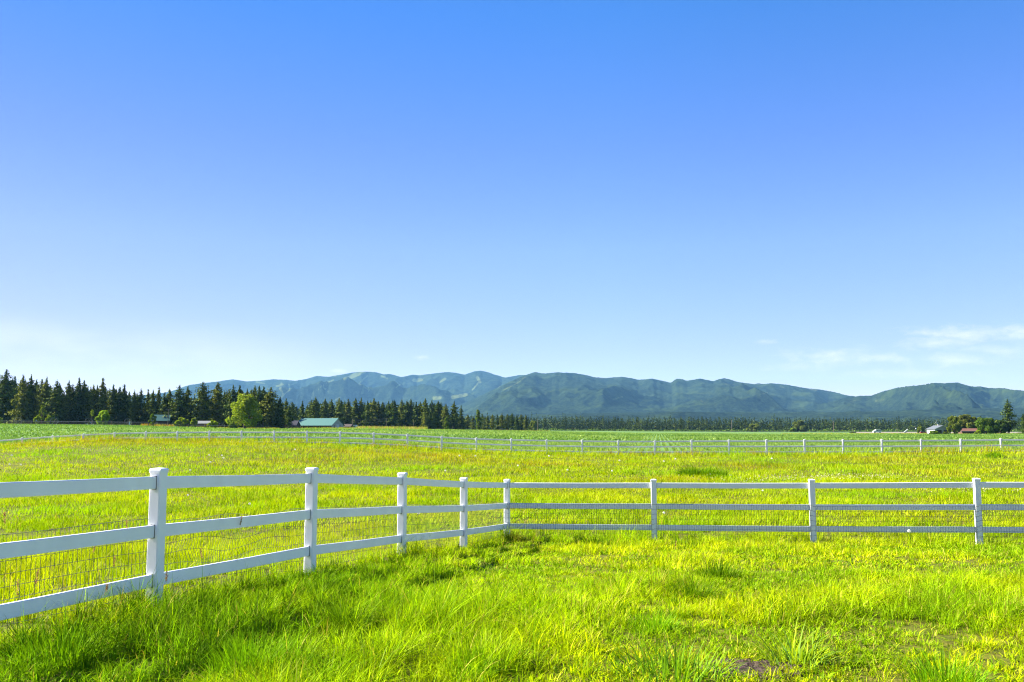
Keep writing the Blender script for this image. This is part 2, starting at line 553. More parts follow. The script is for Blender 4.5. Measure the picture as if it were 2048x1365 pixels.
def ground_mat():
    m, t, o = new_mat('ground_cover')
    b = node(t, 'ShaderNodeBsdfPrincipled', ins={'Roughness': 0.95, 'Specular IOR Level': 0.1})
    g = node(t, 'ShaderNodeNewGeometry')
    sp = node(t, 'ShaderNodeSeparateXYZ')
    t.links.new(g.outputs['Position'], sp.inputs[0])

    def noise(scale, det=5.0, stretch=(1, 1, 1)):
        mp = node(t, 'ShaderNodeMapping', ins={'Scale': stretch})
        t.links.new(g.outputs['Position'], mp.inputs[0])
        n = node(t, 'ShaderNodeTexNoise', ins={'Scale': scale, 'Detail': det, 'Roughness': 0.6})
        t.links.new(mp.outputs[0], n.inputs['Vector'])
        return n.outputs['Fac']

    def mix(f, a, b_):
        n = node(t, 'ShaderNodeMix', data_type='RGBA')
        for i, v in ((0, f), (6, a), (7, b_)):
            if isinstance(v, tuple):
                n.inputs[i].default_value = (*v, 1)
            elif isinstance(v, float):
                n.inputs[i].default_value = v
            else:
                t.links.new(v, n.inputs[i])
        return n.outputs[2]

    # thatch and low growth, darkened to paint shadow pockets under the grass
    past = mix(mrange(t, noise(1.6), 0.35, 0.68), (0.065, 0.085, 0.007), (0.11, 0.11, 0.012))
    past = mix(mrange(t, noise(9.0), 0.5, 0.72, 0, 0.7), past, (0.20, 0.15, 0.03))
    # crop field: sown rows, greener and thinner bands
    rot = node(t, 'ShaderNodeVectorRotate', rotation_type='Z_AXIS', ins={'Angle': 0.16})
    t.links.new(g.outputs['Position'], rot.inputs[0])
    w = node(t, 'ShaderNodeTexWave', wave_type='BANDS', bands_direction='X', ins={'Scale': 0.55, 'Distortion': 0.3, 'Detail': 2.0})
    t.links.new(rot.outputs[0], w.inputs[0])
    crop = mix(mrange(t, noise(0.02, 5.0, (0.6, 2.2, 1)), 0.35, 0.65), (0.10, 0.19, 0.04), (0.16, 0.26, 0.065))
    crop = mix(mrange(t, noise(0.9, 4.0), 0.42, 0.7, 0, 0.5), crop, (0.06, 0.15, 0.03))
    crop = mix(mth(t, 'MULTIPLY', w.outputs['Fac'], 0.35), crop, (0.06, 0.13, 0.03))
    # which side of the far fence line
    side = mth(t, 'ADD', sp.outputs['Y'], mth(t, 'MULTIPLY', sp.outputs['X'], -FAR_DY / FAR_DX))
    c0 = float(FAR_Y[4] - FAR_X[4] * FAR_DY / FAR_DX)
    fld = mrange(t, mth(t, 'ADD', side, mth(t, 'MULTIPLY', noise(0.7), 1.5)), c0 + 1.4, c0 + 3.4)
    col = mix(fld, past, crop)
    # rough forest floor far out
    far = mrange(t, mth(t, 'ADD', sp.outputs['Y'], mth(t, 'MULTIPLY', mth(t, 'MAXIMUM', mth(t, 'SUBTRACT', sp.outputs['X'], 50.0), 0.0), 2.0)), 1250.0, 1420.0)
    col = mix(far, col, (0.035, 0.06, 0.025))
    t.links.new(col, b.inputs['Base Color'])
    bp = node(t, 'ShaderNodeBump', ins={'Strength': 0.7, 'Distance': 0.08})
    t.links.new(noise(6.0, 6.0), bp.inputs['Height'])
    t.links.new(bp.outputs[0], b.inputs['Normal'])
    t.links.new(b.outputs[0], o.inputs[0])
    return m


M_GROUND = ground_mat()


def mountain_mat():
    m, t, o = new_mat('forested_slope')
    b = node(t, 'ShaderNodeBsdfPrincipled', ins={'Roughness': 1.0, 'Specular IOR Level': 0.0})
    g = node(t, 'ShaderNodeNewGeometry')
    a = node(t, 'ShaderNodeAttribute', attribute_name='tint')

    def noise(scale, det=5.0, rough=0.6):
        n = node(t, 'ShaderNodeTexNoise', ins={'Scale': scale, 'Detail': det, 'Roughness': rough})
        t.links.new(g.outputs['Position'], n.inputs['Vector'])
        return n.outputs['Fac']

    def mix(f, c1, c2):
        n = node(t, 'ShaderNodeMix', data_type='RGBA')
        for i, v in ((0, f), (6, c1), (7, c2)):
            if isinstance(v, tuple):
                n.inputs[i].default_value = (*v, 1)
            else:
                t.links.new(v, n.inputs[i])
        return n.outputs[2]

    wood = mix(mrange(t, mth(t, 'ADD', mth(t, 'MULTIPLY', noise(0.014, 4.0, 0.7), 0.4), mth(t, 'MULTIPLY', noise(0.05, 3.0, 0.8), 0.6)), 0.42, 0.58), (0.003, 0.007, 0.006), (0.020, 0.033, 0.014))
    wood = mix(mrange(t, noise(0.0035, 5.0), 0.48, 0.72, 0, 0.65), wood, (0.036, 0.056, 0.014))
    sp = node(t, 'ShaderNodeSeparateColor')
    t.links.new(a.outputs['Color'], sp.inputs[0])
    edge = mrange(t, mth(t, 'ADD', sp.outputs[0], mth(t, 'MULTIPLY', mth(t, 'SUBTRACT', noise(0.012, 4.0), 0.5), 0.8)), 0.42, 0.85)
    col = mix(mth(t, 'MULTIPLY', edge, 0.42), wood, (0.17, 0.20, 0.06))
    rock = mrange(t, mth(t, 'ADD', sp.outputs[1], mth(t, 'MULTIPLY', mth(t, 'SUBTRACT', noise(0.01, 5.0), 0.5), 1.2)), 0.5, 0.85, 0, 0.5)
    col = mix(rock, col, (0.10, 0.095, 0.075))
    t.links.new(col, b.inputs['Base Color'])
    bp = node(t, 'ShaderNodeBump', ins={'Strength': 0.45, 'Distance': 10.0})
    t.links.new(noise(0.03, 4.0, 0.7), bp.inputs['Height'])
    t.links.new(bp.outputs[0], b.inputs['Normal'])
    t.links.new(b.outputs[0], o.inputs[0])
    return m


M_MOUNT = mountain_mat()

# ------------------------------------------------------------------ ground: one sheet to beyond the hills
def sinh_axis(n, half, k):
    s = np.linspace(-1, 1, n)
    return half * np.sinh(k * s) / np.sinh(k)


gx = sinh_axis(521, 16000, 9.5)
gy = np.unique(np.round(np.concatenate([np.linspace(-60, 0, 25), np.linspace(0, 30, 100), np.linspace(30, 130, 140),
                                        np.geomspace(130, 16000, 130)]), 3))
XX, YY = np.meshgrid(gx, gy)
V = np.c_[XX.ravel(), YY.ravel(), G(XX.ravel(), YY.ravel())]
nx, ny = len(gx), len(gy)
ii = (np.arange(ny - 1)[:, None] * nx + np.arange(nx - 1)[None, :]).ravel()
tag(link('ground', mesh('ground', V, [np.c_[ii, ii + 1, ii + nx + 1, ii + nx]], M_GROUND, smooth=True)), kind='structure')

# ------------------------------------------------------------------ mountains
SK_A = [(-500, 800), (150, 806), (337, 785), (376, 771), (406, 766.5), (432, 764), (465, 759), (494, 763.3), (520, 761.7),
        (547, 759), (572, 760), (590, 762), (613, 758.4), (633, 752.3), (656, 754), (684, 749.5), (707, 745.2), (730, 743.6),
        (752, 744.7), (768, 749.5), (780, 748.2), (803, 754.8), (826, 749.6), (839, 751.2), (870, 747), (895, 744.4),
        (910, 745.7), (929, 749.8), (950, 742.8), (962, 741.5), (974, 744.4), (989, 749.5), (1010, 755.5), (1042, 750),
        (1056, 751), (1100, 756), (1200, 762), (1400, 775), (1700, 800), (2500, 830)]
SK_B = [(800, 842), (870, 826), (930, 806), (970, 788), (1010, 768), (1040, 755), (1055, 749), (1070, 744.4), (1088, 747.5),
        (1113, 745), (1149, 746.5), (1169, 750), (1190, 755), (1212, 756.4), (1243, 754), (1258, 755.9), (1278, 760),
        (1304, 757.5), (1322, 761.5), (1342, 766), (1352, 758.3), (1358, 757.5), (1366, 759), (1373, 762), (1388, 760),
        (1400, 757.2), (1412, 760), (1426, 763), (1438, 758.5), (1450, 757), (1463, 760.5), (1476, 764.8), (1509, 768.6), (1518, 767.2),
        (1526, 768.6), (1542, 766.8), (1575, 770), (1608, 776.5), (1638, 779), (1669, 784.6), (1693, 791), (1740, 797), (1800, 806),
        (1950, 820), (2500, 835)]
SK_C = [(1380, 838), (1450, 832), (1540, 823), (1619, 813), (1663, 804), (1690, 796), (1720, 792.3), (1744, 791.5), (1766, 783), (1799, 774.6),
        (1820, 772.3), (1841, 770.6), (1855, 768.5), (1867, 766.4), (1890, 767), (1917, 765.2), (1928, 769.5), (1948, 774), (1961, 773),
        (1977, 776.6), (2010, 776.8), (2025, 780), (2048, 781.5), (2150, 790), (2300, 800), (2600, 820)]
SK_D = [(600, 848), (800, 840), (950, 834), (1050, 830), (1150, 827), (1250, 826), (1350, 824), (1450, 825), (1550, 826), (1650, 825),
        (1750, 823), (1850, 820), (1950, 817), (2050, 817), (2200, 822), (2600, 832)]


def px_poly_mask(PX, PY, polys, top=1.0):
    """1 on vertices that fall inside a cleared strip (a line of points with half widths), soft edge"""
    m = np.zeros_like(PX)
    for pts in polys:
        for (x0, y0, r0), (x1, y1, r1) in zip(pts[:-1], pts[1:]):
            dx, dy = x1 - x0, y1 - y0
            t = np.clip(((PX - x0) * dx + (PY - y0) * dy) / (dx * dx + dy * dy + 1e-6), 0, 1)
            d = np.hypot(PX - x0 - t * dx, PY - y0 - t * dy)
            m = np.maximum(m, 1 - sstep(d / (r0 + (r1 - r0) * t), 0.55, 1.35))
    return m * top


def mountain(name, sky_pts, p0, p1, d_foot, d_ridge, d_back, seed, rough, clear=(), rock=0.0, wl=1500.0, ctop=1.0):
    px = np.arange(p0, p1 + 1, 2.5)
    sy = np.interp(px, [p[0] for p in sky_pts], [p[1] for p in sky_pts])
    k = np.hanning(5)
    sy = np.convolve(np.pad(sy, 2, mode='edge'), k / k.sum(), mode='valid')
    az = np.array([slope_at(a, b) for a, b in zip(px, sy)])
    a, tgt = az[:, 0], az[:, 1]
    yr = np.concatenate([np.linspace(d_foot, d_ridge, 150), np.linspace(d_ridge, d_back, 34)[1:]])
    A, Y = np.meshgrid(a, yr)
    X = A * Y
    t = (Y - d_foot) / (d_ridge - d_foot)
    wx = X + 700 * (fbm(X / 2600, Y / 2600, seed + 3, 3) - 0.5)
    wy = Y + 700 * (fbm(X / 2600, Y / 2600, seed + 9, 3) - 0.5)
    rg = ridged(wx / wl, wy / (wl * 1.9), seed, 5, 0.48)
    env = np.where(t < 1, 0.10 + 0.90 * np.clip(t, 0, 1) ** 1.12, np.clip(1 - 0.75 * (t - 1) * (d_ridge - d_foot) / (d_back - d_ridge), 0, 1))
    foot = sstep(t, 0.0, 0.12)
    H = (env + rough * (rg - 0.45) * sstep(t, 0.02, 0.35) * (0.35 + 0.65 * np.clip(1.3 - t, 0, 1))) * foot
    hr = (tgt * d_ridge)[None, :] + 1.5
    H = H * hr
    el = H / Y
    mx = el.max(axis=0)
    fac = (tgt * 1.0) / np.maximum(mx, 1e-6)
    Hh = H * fac[None, :]
    Hh = Hh + 5.0 * (vnoise(X / 17, Y / 26, seed + 71) - 0.5) * foot
    Z = EZ + Hh - 6 * (1 - foot)
    V = np.c_[X.ravel(), Y.ravel(), Z.ravel()]
    n0, n1 = X.shape[1], X.shape[0]
    q = (np.arange(n1 - 1)[:, None] * n0 + np.arange(n0 - 1)[None, :]).ravel()
    PX, PY = to_px(V)
    col = np.zeros((len(V), 3))
    col[:, 0] = px_poly_mask(PX, PY, clear, ctop)
    tt = t.ravel()
    col[:, 1] = rock * sstep(tt, 0.72, 1.0) * np.clip(1.3 - np.abs(tt - 1.0) * 3, 0, 1)
    tag(link(name, mesh(name, V, [np.c_[q, q + 1, q + n0 + 1, q + n0]], M_MOUNT, cols=col, smooth=True)), kind='structure')


SKI = [[(563, 768, 3), (560, 778, 3), (568, 790, 2), (562, 797, 2.5)], [(552, 773, 2), (566, 770, 2)], [(578, 770, 2), (580, 780, 2), (568, 789, 1.5)],
       [(730, 745, 3), (712, 750, 5), (695, 757, 4), (688, 758, 3)], [(735, 752, 2), (722, 764, 2), (718, 768, 1.5), (730, 775, 2), (738, 780, 2)],
       [(668, 760, 1.5), (655, 765, 1.5), (640, 775, 1.5), (636, 782, 1.2)], [(648, 776, 1.2), (658, 785, 1.2)], [(727, 773, 2), (724, 788, 3)], [(736, 775, 1.5), (737, 786, 1.5)],
       [(626, 786, 2.5), (624, 797, 2.5)], [(570, 800, 3), (583, 801, 3)], [(680, 795, 2), (672, 800, 2)], [(660, 752, 1.5), (672, 752, 2)],
       [(828, 761, 4), (842, 760, 4)], [(905, 795, 4), (932, 790, 4)], [(868, 797, 4), (880, 796, 4)], [(945, 780, 1.5), (955, 768, 2)], [(800, 770, 2), (793, 776, 1.5)],
       [(762, 752, 2), (775, 757, 2.5)], [(955, 756, 4), (960, 765, 3)], [(890, 758, 3), (880, 765, 2)], [(512, 764, 2), (530, 768, 1.2)]]
CLB = [[(1005, 782, 1.5), (1035, 766, 1.5), (1052, 754, 2)], [(1070, 763, 1.5), (1085, 768, 1.5)], [(1090, 788, 3), (1102, 784, 2)],
       [(1225, 800, 3), (1245, 794, 3)], [(1203, 789, 1.5), (1210, 789, 1.5)], [(1402, 802, 2.5), (1412, 808, 2)],
       [(1450, 768, 3), (1470, 770, 2)], [(1560, 773, 3), (1570, 777, 2)], [(1520, 790, 2.5), (1535, 786, 2)], [(1620, 778, 2), (1634, 781, 2)]]
CLC = [[(1700, 806, 4), (1712, 802, 3)], [(1752, 803, 4), (1768, 800, 3)], [(1962, 781, 2), (1968, 782, 2)], [(1855, 833, 1.2), (1885, 833, 1.2)]]
mountain('mountain_range', SK_A, -420, 1500, 8600, 12600, 14600, 21, 0.8, SKI, 0.15, 1500)
mountain('mountain_range', SK_B, 800, 2300, 5600, 9200, 10400, 41, 0.70, CLB, 0.5, 1300, 0.62)
mountain('mountain_range', SK_C, 1380, 2600, 4700, 7000, 8200, 52, 1.05, CLC, 0.1, 800, 0.6)
mountain('foothills', SK_D, 600, 2600, 3300, 5200, 6000, 64, 0.5, [], 0.0, 700)


# ------------------------------------------------------------------ grass blades
def blades(P, H, W, az, lean, col, seg=2, turn=None, tip=None):
    """tapering bent blades; returns V, faces, cols"""
    n = len(P)
    lev = {1: [0, 1.0], 2: [0, 0.5, 1.0], 3: [0, 0.36, 0.7, 1.0]}[seg]
    d = np.c_[np.cos(az), np.sin(az), np.zeros(n)]
    tw = az + PI / 2 + (RNG.normal(0, 0.6, n) if turn is None else turn)
    s = np.c_[np.cos(tw), np.sin(tw), np.zeros(n)]
    vs, cs = [], []
    tip = np.array([1.1, 1.05, 0.9]) if tip is None else tip
    for t in lev:
        c = P + d * (lean * H * t ** 1.8)[:, None]
        c[:, 2] += H * (t - 0.42 * np.minimum(lean, 1.6) * t ** 2.2 * 0.8)
        cc = col * (1 + (tip - 1) * t)
        if t < 1:
            w = (W * (1 - t) ** 0.6 * 0.5)[:, None]
            vs += [c - s * w, c + s * w]
            cs += [cc, cc]
        else:
            vs.append(c)
            cs.append(cc)
    k = len(vs)
    V = np.stack(vs, 1).reshape(-1, 3)
    Cc = np.stack(cs, 1).reshape(-1, 3)
    b = np.arange(n)[:, None] * k
    F_ = []
    for i in range(len(lev) - 2):
        F_.append(b + np.array([[2 * i, 2 * i + 1, 2 * i + 3, 2 * i + 2]]))
    i = 2 * (len(lev) - 2)
    F_.append(b + np.array([[i, i + 1, i + 2]]))
    return V, F_, Cc


def merge(parts):
    Vs, Q, T, Cs, n = [], [], [], [], 0
    for V, Fs, Cc in parts:
        for f in Fs:
            (Q if f.shape[1] == 4 else T).append(f + n)
        Vs.append(V)
        Cs.append(Cc)
        n += len(V)
    out_ = []
    if Q:
        out_.append(np.concatenate(Q))
    if T:
        out_.append(np.concatenate(T))
    return np.concatenate(Vs), out_, np.concatenate(Cs)


# near white fence: posts read off the photograph (pixel x at mid height, y of the top, y of mid height, distance)
NEAR_L = [(313, 936, 1070, 8.79), (622, 935, 1030, 11.87), (804, 945, 1025, 14.95), (927.5, 955, 1020, 18.02), (1014, 958.5, 1018, 21.1)]
NEAR_R = [(1014, 958.5, 1018, 21.1), (1308, 958.5, 1018, 20.49), (1625, 958.5, 1018, 19.87), (1956, 956.5, 1020, 19.25)]


def near_pts(rows):
    r = []
    for px, ty, my, Z in rows:
        Y = (Z + 0.2) / 0.995
        r.append(np.array([at(px, my, Y)[0], Y, at(px, ty, Y)[2]]))
    return r


PL, PR = near_pts(NEAR_L), near_pts(NEAR_R)
dl = PL[0] - PL[1]
PL = [PL[0] + 2 * np.array([dl[0], dl[1], 0.10]), PL[0] + np.array([dl[0], dl[1], 0.085])] + PL
dr = PR[-1] - PR[-2]
PR = PR + [PR[-1] + np.array([dr[0], dr[1], 0.04]), PR[-1] + 2 * np.array([dr[0], dr[1], 0.04])]
LA, LB, RB = PL[0][:2], PL[-1][:2], PR[-1][:2]


def seg_dist(x, y, a, b):
    d = b - a
    t = np.clip(((x - a[0]) * d[0] + (y - a[1]) * d[1]) / (d @ d), 0, 1)
    return np.hypot(x - a[0] - t * d[0], y - a[1] - t * d[1])


def beyond_fence(x, y):
    """true on the pasture side of the near fence"""
    cl = (LB[0] - LA[0]) * (y - LA[1]) - (LB[1] - LA[1]) * (x - LA[0])
    crr = (RB[0] - LB[0]) * (y - LB[1]) - (RB[1] - LB[1]) * (x - LB[0])
    return (cl > 0) | (crr > 0)


def scatter(n, y0, y1, half=0.66, extra=4.5, pw=1.0):
    """random points in the field of view between two distances, thinning out with distance by pw"""
    u = RNG.random(n)
    k = 2 - pw
    y = (y0 ** k + u * (y1 ** k - y0 ** k)) ** (1 / k) if abs(k) > 1e-6 else y0 * (y1 / y0) ** u
    x = (RNG.random(n) * 2 - 1) * (half * y + extra)
    return x, y


GREEN = np.array([0.27, 0.46, 0.003])
LUSH = np.array([0.15, 0.31, 0.004])
YELLOW = np.array([0.45, 0.54, 0.003])
STRAW = np.array([0.42, 0.37, 0.07])
RUST = np.array([0.30, 0.15, 0.03])
BLUEGREEN = np.array([0.11, 0.24, 0.05])

# patches of reddish seeding grass and of brighter yellow growth, read off the photograph (pixel x, y, radius across, radius along)
RUSTY = [(hit(px, py), rx, ry) for px, py, rx, ry in
         [(210, 884, 9, 7), (330, 886, 9, 7), (110, 888, 7, 6), (850, 915, 5, 7), (905, 922, 4, 5), (680, 905, 6, 4), (1100, 931, 4, 3), (1045, 942, 1.6, 2.5), (1240, 908, 4, 6),
          (1330, 905, 5, 5), (1700, 893, 10, 4), (1520, 897, 8, 4), (1920, 890, 9, 5), (1840, 948, 4, 3), (1790, 922, 5, 6), (760, 888, 6, 4), (1330, 965, 2.5, 2), (610, 922, 4, 5), (1240, 975, 3, 2), (1500, 935, 4, 4)]]
LUSHP = [(hit(px, py), rx, ry) for px, py, rx, ry in
         [(200, 905, 6, 5), (850, 940, 4, 3), (1560, 925, 4, 5), (1450, 908, 5, 5), (1700, 945, 3, 3), (100, 912, 4, 2), (560, 915, 5, 4), (1880, 905, 6, 3), (120, 1020, 2, 2), (1750, 992, 3, 1.6), (1300, 945, 2, 3)]]


def patch(x, y, lst):
    m = np.zeros_like(x)
    for c, rx, ry in lst:
        m = np.maximum(m, np.exp(-((x - c[0]) / rx) ** 2 - ((y - c[1]) / ry) ** 2))
    return m


def pasture_colour(x, y, near):
    n = len(x)
    a = fbm(x / 2.2, y / 3.0, 101, 4)
    b = fbm(x / 9.0, y / 6.0, 131, 4)
    ka, kb = (2.2, 1.6) if near else (1.5, 1.1)
    f = np.clip((0.5 if near else 0.42) + ka * (a - 0.5) + kb * (b - 0.5) + RNG.normal(0, 0.22, n), 0, 1)[:, None]
    c = (GREEN * (1 - f) + YELLOW * f) * (1.0 if near else 0.84)
    if near:
        d = np.clip(sstep(fbm(x / 1.1, y / 1.1, 151, 3), 0.50, 0.70) + RNG.normal(0, 0.15, n), 0, 1)
        left = sstep(x + 0.28 * (y - 7), 1.2, -1.2) * sstep(y, 17, 11)
        d = np.clip(d * 0.75 + 0.55 * left, 0, 1)[:, None]
        c = c * (1 - d) + LUSH * d
        pst = 0.10 * (1 - 0.7 * left)
    else:
        l = patch(x, y, LUSHP)[:, None] * 0.8
        c = c * (1 - l) + LUSH * 1.35 * l
        ed_ = np.exp(-((y - far_line_y(x) + 0.4) / 1.6) ** 2) * (fbm(x / 5, y / 5, 175, 3) > 0.42)
        r = np.clip(np.maximum(patch(x, y, RUSTY) * 0.75, ed_) * 0.75 * (RNG.random(n) < 0.62) + 0.10 * (fbm(x / 4, y / 4, 171, 3) > 0.60) * (RNG.random(n) < 0.5), 0, 1)[:, None]
        c = c * (1 - r) + RUST * r
        pst = 0.03
    s = RNG.random(n) < pst * (0.4 + 1.6 * fbm(x / 1.7, y / 1.7, 191, 3))
    c[s] = STRAW * (0.75 + 0.5 * RNG.random((s.sum(), 1)))
    c = c * (RNG.uniform(0.48, 1.42, (n, 1)) if near else RNG.uniform(0.80, 1.12, (n, 1)))
    return c


SOIL_P = hit(1508, 1340)

# lawn side of the near fence: short tufts of arching blades with gaps between them
def tufts(n, per, y0, y1, pw, r0, keep):
    """tuft centres in view, and for every blade its tuft, place and outward heading"""
    cx, cy = scatter(n, y0, y1, pw=pw)
    k = keep(cx, cy)
    cx, cy = cx[k], cy[k]
    sz = np.clip(RNG.lognormal(0, 0.45, len(cx)), 0.4, 2.4)
    cnt = np.maximum(3, (per * sz * RNG.uniform(0.6, 1.4, len(cx)))).astype(int)
    ti = np.repeat(np.arange(len(cx)), cnt)
    a = RNG.uniform(0, 2 * PI, len(ti))
    rr = r0 * sz[ti] * np.sqrt(RNG.random(len(ti)))
    return cx, cy, sz, ti, cx[ti] + rr * np.cos(a), cy[ti] + rr * np.sin(a), a


def lawn_keep(x, y):
    bare = np.exp(-((x - SOIL_P[0]) / 0.22) ** 2 - ((y - SOIL_P[1]) / 0.17) ** 2)
    return (~beyond_fence(x, y)) & (RNG.random(len(x)) > 1.25 * bare)


parts = []
for n, per, y0, y1, seg, w0, r0 in ((24000, 15, 3.4, 12.5, 3, 0.0078, 0.045), (18000, 11, 12.5, 22.5, 2, 0.012, 0.06)):
    cx, cy, sz, ti, x, y, a = tufts(n, per, y0, y1, 0.55, r0, lawn_keep)
    n = len(x)
    P = np.c_[x, y, G(x, y) - 0.01]
    mid = fbm(cx / 1.5, cy / 1.5, 79, 3)
    left = sstep(cx + 0.28 * (cy - 7), 1.5, -1.5) * sstep(cy, 18, 11)
    dfl = np.minimum(seg_dist(cx, cy, LA, LB), seg_dist(cx, cy, LB, RB))
    Ht = 0.055 + 0.115 * sstep(mid, 0.36, 0.70) + 0.045 * left
    big = RNG.random(len(cx)) < 0.05 + 0.05 * left
    Ht = Ht * (0.55 + 0.45 * sz) * np.where(big, 1.5, 1.0) * (1 + 0.75 * np.exp(-(dfl / 0.45) ** 2) * fbm(cx / 1.3, cy / 1.3, 91, 2) * 1.5)
    H = Ht[ti] * RNG.uniform(0.5, 1.4, n)
    az = np.where(RNG.random(n) < 0.8, a + RNG.normal(0, 0.5, n), RNG.uniform(0, 2 * PI, n))
    lean = np.abs(RNG.normal(0.65, 0.50, n)) + 0.1
    col = pasture_colour(x, y, True) * np.clip(RNG.normal(1.0, 0.22, len(cx)), 0.5, 1.6)[ti][:, None]
    dk = (big[ti] & (RNG.random(n) < 0.75))[:, None]  # big tufts get a darker colour that paints small shadow pockets
    col = np.where(dk, LUSH * RNG.uniform(0.55, 1.1, (n, 1)), col)
    parts.append(blades(P, H, w0 * RNG.uniform(0.55, 1.35, n), az, lean, col, seg))
# low broad-leaved growth between the tufts
x, y = scatter(80000, 3.4, 20.0, pw=0.6)
k = lawn_keep(x, y) & (fbm(x / 0.9, y / 0.9, 97, 3) > 0.47)
x, y = x[k], y[k]
n = len(x)
parts.append(blades(np.c_[x, y, G(x, y) + RNG.uniform(-0.005, 0.03, n)], RNG.uniform(0.03, 0.075, n), RNG.uniform(0.012, 0.024, n) * np.interp(y, [5, 20], [0.9, 1.5]), RNG.uniform(0, 2 * PI, n), RNG.uniform(0.6, 1.6, n),
                    (LUSH * 0.9 + (GREEN - LUSH) * RNG.random((n, 1))) * RNG.uniform(0.6, 1.15, (n, 1)), 2))
V, Fs, Cc = merge(parts)
tag(link('lawn_grass', mesh('lawn_grass', V, Fs, M_GRASS, cols=Cc)), 'bright yellow green grass in front of the white fence', 'grass', kind='stuff')

# pasture between the near and the far fence
parts = []
for n, y0, y1, seg, w0, pw in ((14000, 5.0, 24, 2, 0.011, 0.6), (185000, 24, 48, 2, 0.022, 0.9), (190000, 48, 100, 1, 0.045, 1.0)):
    if y1 < 30:
        _, _, _, _, x, y, _ = tufts(n, 12, y0, y1, pw, 0.07, lambda u_, v_: v_ > 0)
    else:
        x, y = scatter(n, y0, y1, pw=pw)
    k = beyond_fence(x, y) & (y < far_line_y(x) + 1.2)
    x, y = x[k], y[k]
    n = len(x)
    P = np.c_[x, y, G(x, y) - 0.01]
    tuft = fbm(x / 1.6, y / 1.6, 277, 3)
    H = 0.09 + 0.19 * sstep(tuft, 0.34, 0.7)
    dff = np.abs(y - far_line_y(x))
    edge_ = np.exp(-((y - far_line_y(x) + 0.6) / 2.0) ** 2)
    H += 0.60 * edge_ * (0.45 + 0.9 * fbm(x / 4, y / 4, 283, 2))
    H += 0.10 * patch(x, y, RUSTY)
    dfl = np.minimum(seg_dist(x, y, LA, LB), seg_dist(x, y, LB, RB))
    H *= (1 + 0.6 * np.exp(-(dfl / 0.4) ** 2) * fbm(x / 1.3, y / 1.3, 91, 2) * 1.6)
    H *= RNG.uniform(0.55, 1.35, n)
    az = vnoise(x / 1.5, y / 1.5, 83) * 9.0 + RNG.normal(0, 1.1, n)
    lean = np.abs(RNG.normal(0.45, 0.35, n)) + 0.08
    parts.append(blades(P, H, w0 * RNG.uniform(0.6, 1.4, n), az, lean, pasture_colour(x, y, False), seg))
V, Fs, Cc = merge(parts)
tag(link('pasture_grass', mesh('pasture_grass', V, Fs, M_GRASS, cols=Cc)), 'yellow green pasture grass between the near and far white fences', 'grass', kind='stuff')

# crop sown in rows beyond the far fence
parts = []
for n, y0, y1, w0, h0 in ((130000, 84, 180, 0.11, 0.34), (110000, 180, 470, 0.34, 0.45)):
    x, y = scatter(n, y0, y1, half=0.68, extra=6, pw=1.0 if y0 < 100 else 0.6)
    # rows run a little to the right of straight ahead
    c, s = math.cos(0.16), math.sin(0.16)
    a, b = x * c - y * s, x * s + y * c
    band = fbm(a / 60, b / 25, 301, 3)
    a = np.round(a / 0.9) * 0.9 + RNG.normal(0, 0.10, n)
    x, y = a * c + b * s, -a * s + b * c
    k = y > far_line_y(x) + 3.0
    x, y, band = x[k], y[k], band[k]
    n = len(x)
    P = np.c_[x, y, G(x, y) - 0.02]
    H = h0 * RNG.uniform(0.6, 1.2, n) * (0.75 + 0.5 * band)
    f = np.clip(sstep(band, 0.35, 0.65) + RNG.normal(0, 0.2, n), 0, 1)[:, None]
    col = np.array([0.09, 0.19, 0.04]) * (1 - f) + np.array([0.175, 0.28, 0.075]) * f
    col *= RNG.uniform(0.9, 1.1, (n, 1))
    parts.append(blades(P, H, w0 * RNG.uniform(0.7, 1.4, n), RNG.uniform(0, 2 * PI, n), RNG.uniform(0.1, 0.6, n), col, 1, turn=RNG.uniform(0, PI, n)))
V, Fs, Cc = merge(parts)
tag(link('field_crop', mesh('field_crop', V, Fs, M_CROP, cols=Cc)), 'green crop sown in rows beyond the far fence', 'crop', kind='stuff')

# rough tall grass along the far edge of the crop
xs, ys, cs, hs = [], [], [], []
for px0, px1, py, Yd, n, h, col in ((0, 300, 850, 445, 2200, 0.7, STRAW * 0.55), (285, 352, 852, 440, 1600, 1.5, RUST * 0.9), (360, 560, 856, 425, 2500, 0.8, STRAW * 0.6),
                                   (555, 760, 858, 500, 2600, 1.3, STRAW * 0.62), (715, 855, 861, 470, 3200, 1.8, np.array([0.30, 0.25, 0.10])), (850, 1100, 860, 620, 1500, 0.9, STRAW * 0.5),
                                   (1560, 2048, 867, 500, 2600, 0.7, STRAW * 0.8)):
    p = RNG.uniform(px0, px1, n)
    Y = Yd + RNG.normal(0, 6, n)
    xs.append((p - 1024) / F * Y)
    ys.append(Y)
    cs.append(np.where(RNG.random((n, 1)) < 0.35, GREEN * 0.7, col) * RNG.uniform(0.7, 1.3, (n, 1)))
    hs.append(h * RNG.uniform(0.4, 1.2, n))
x, y, c_, H = np.concatenate(xs), np.concatenate(ys), np.concatenate(cs), np.concatenate(hs)
n = len(x)
V, Fs, Cc = blades(np.c_[x, y, G(x, y) - 0.05], H, RNG.uniform(0.2, 0.5, n), RNG.uniform(0, 6.28, n), RNG.uniform(0.05, 0.5, n), c_, 1)
tag(link('rough_grass', mesh('rough_grass', V, Fs, M_GRASS, cols=Cc)), 'dry tawny grass along the far edge of the crop field', 'grass', kind='stuff')


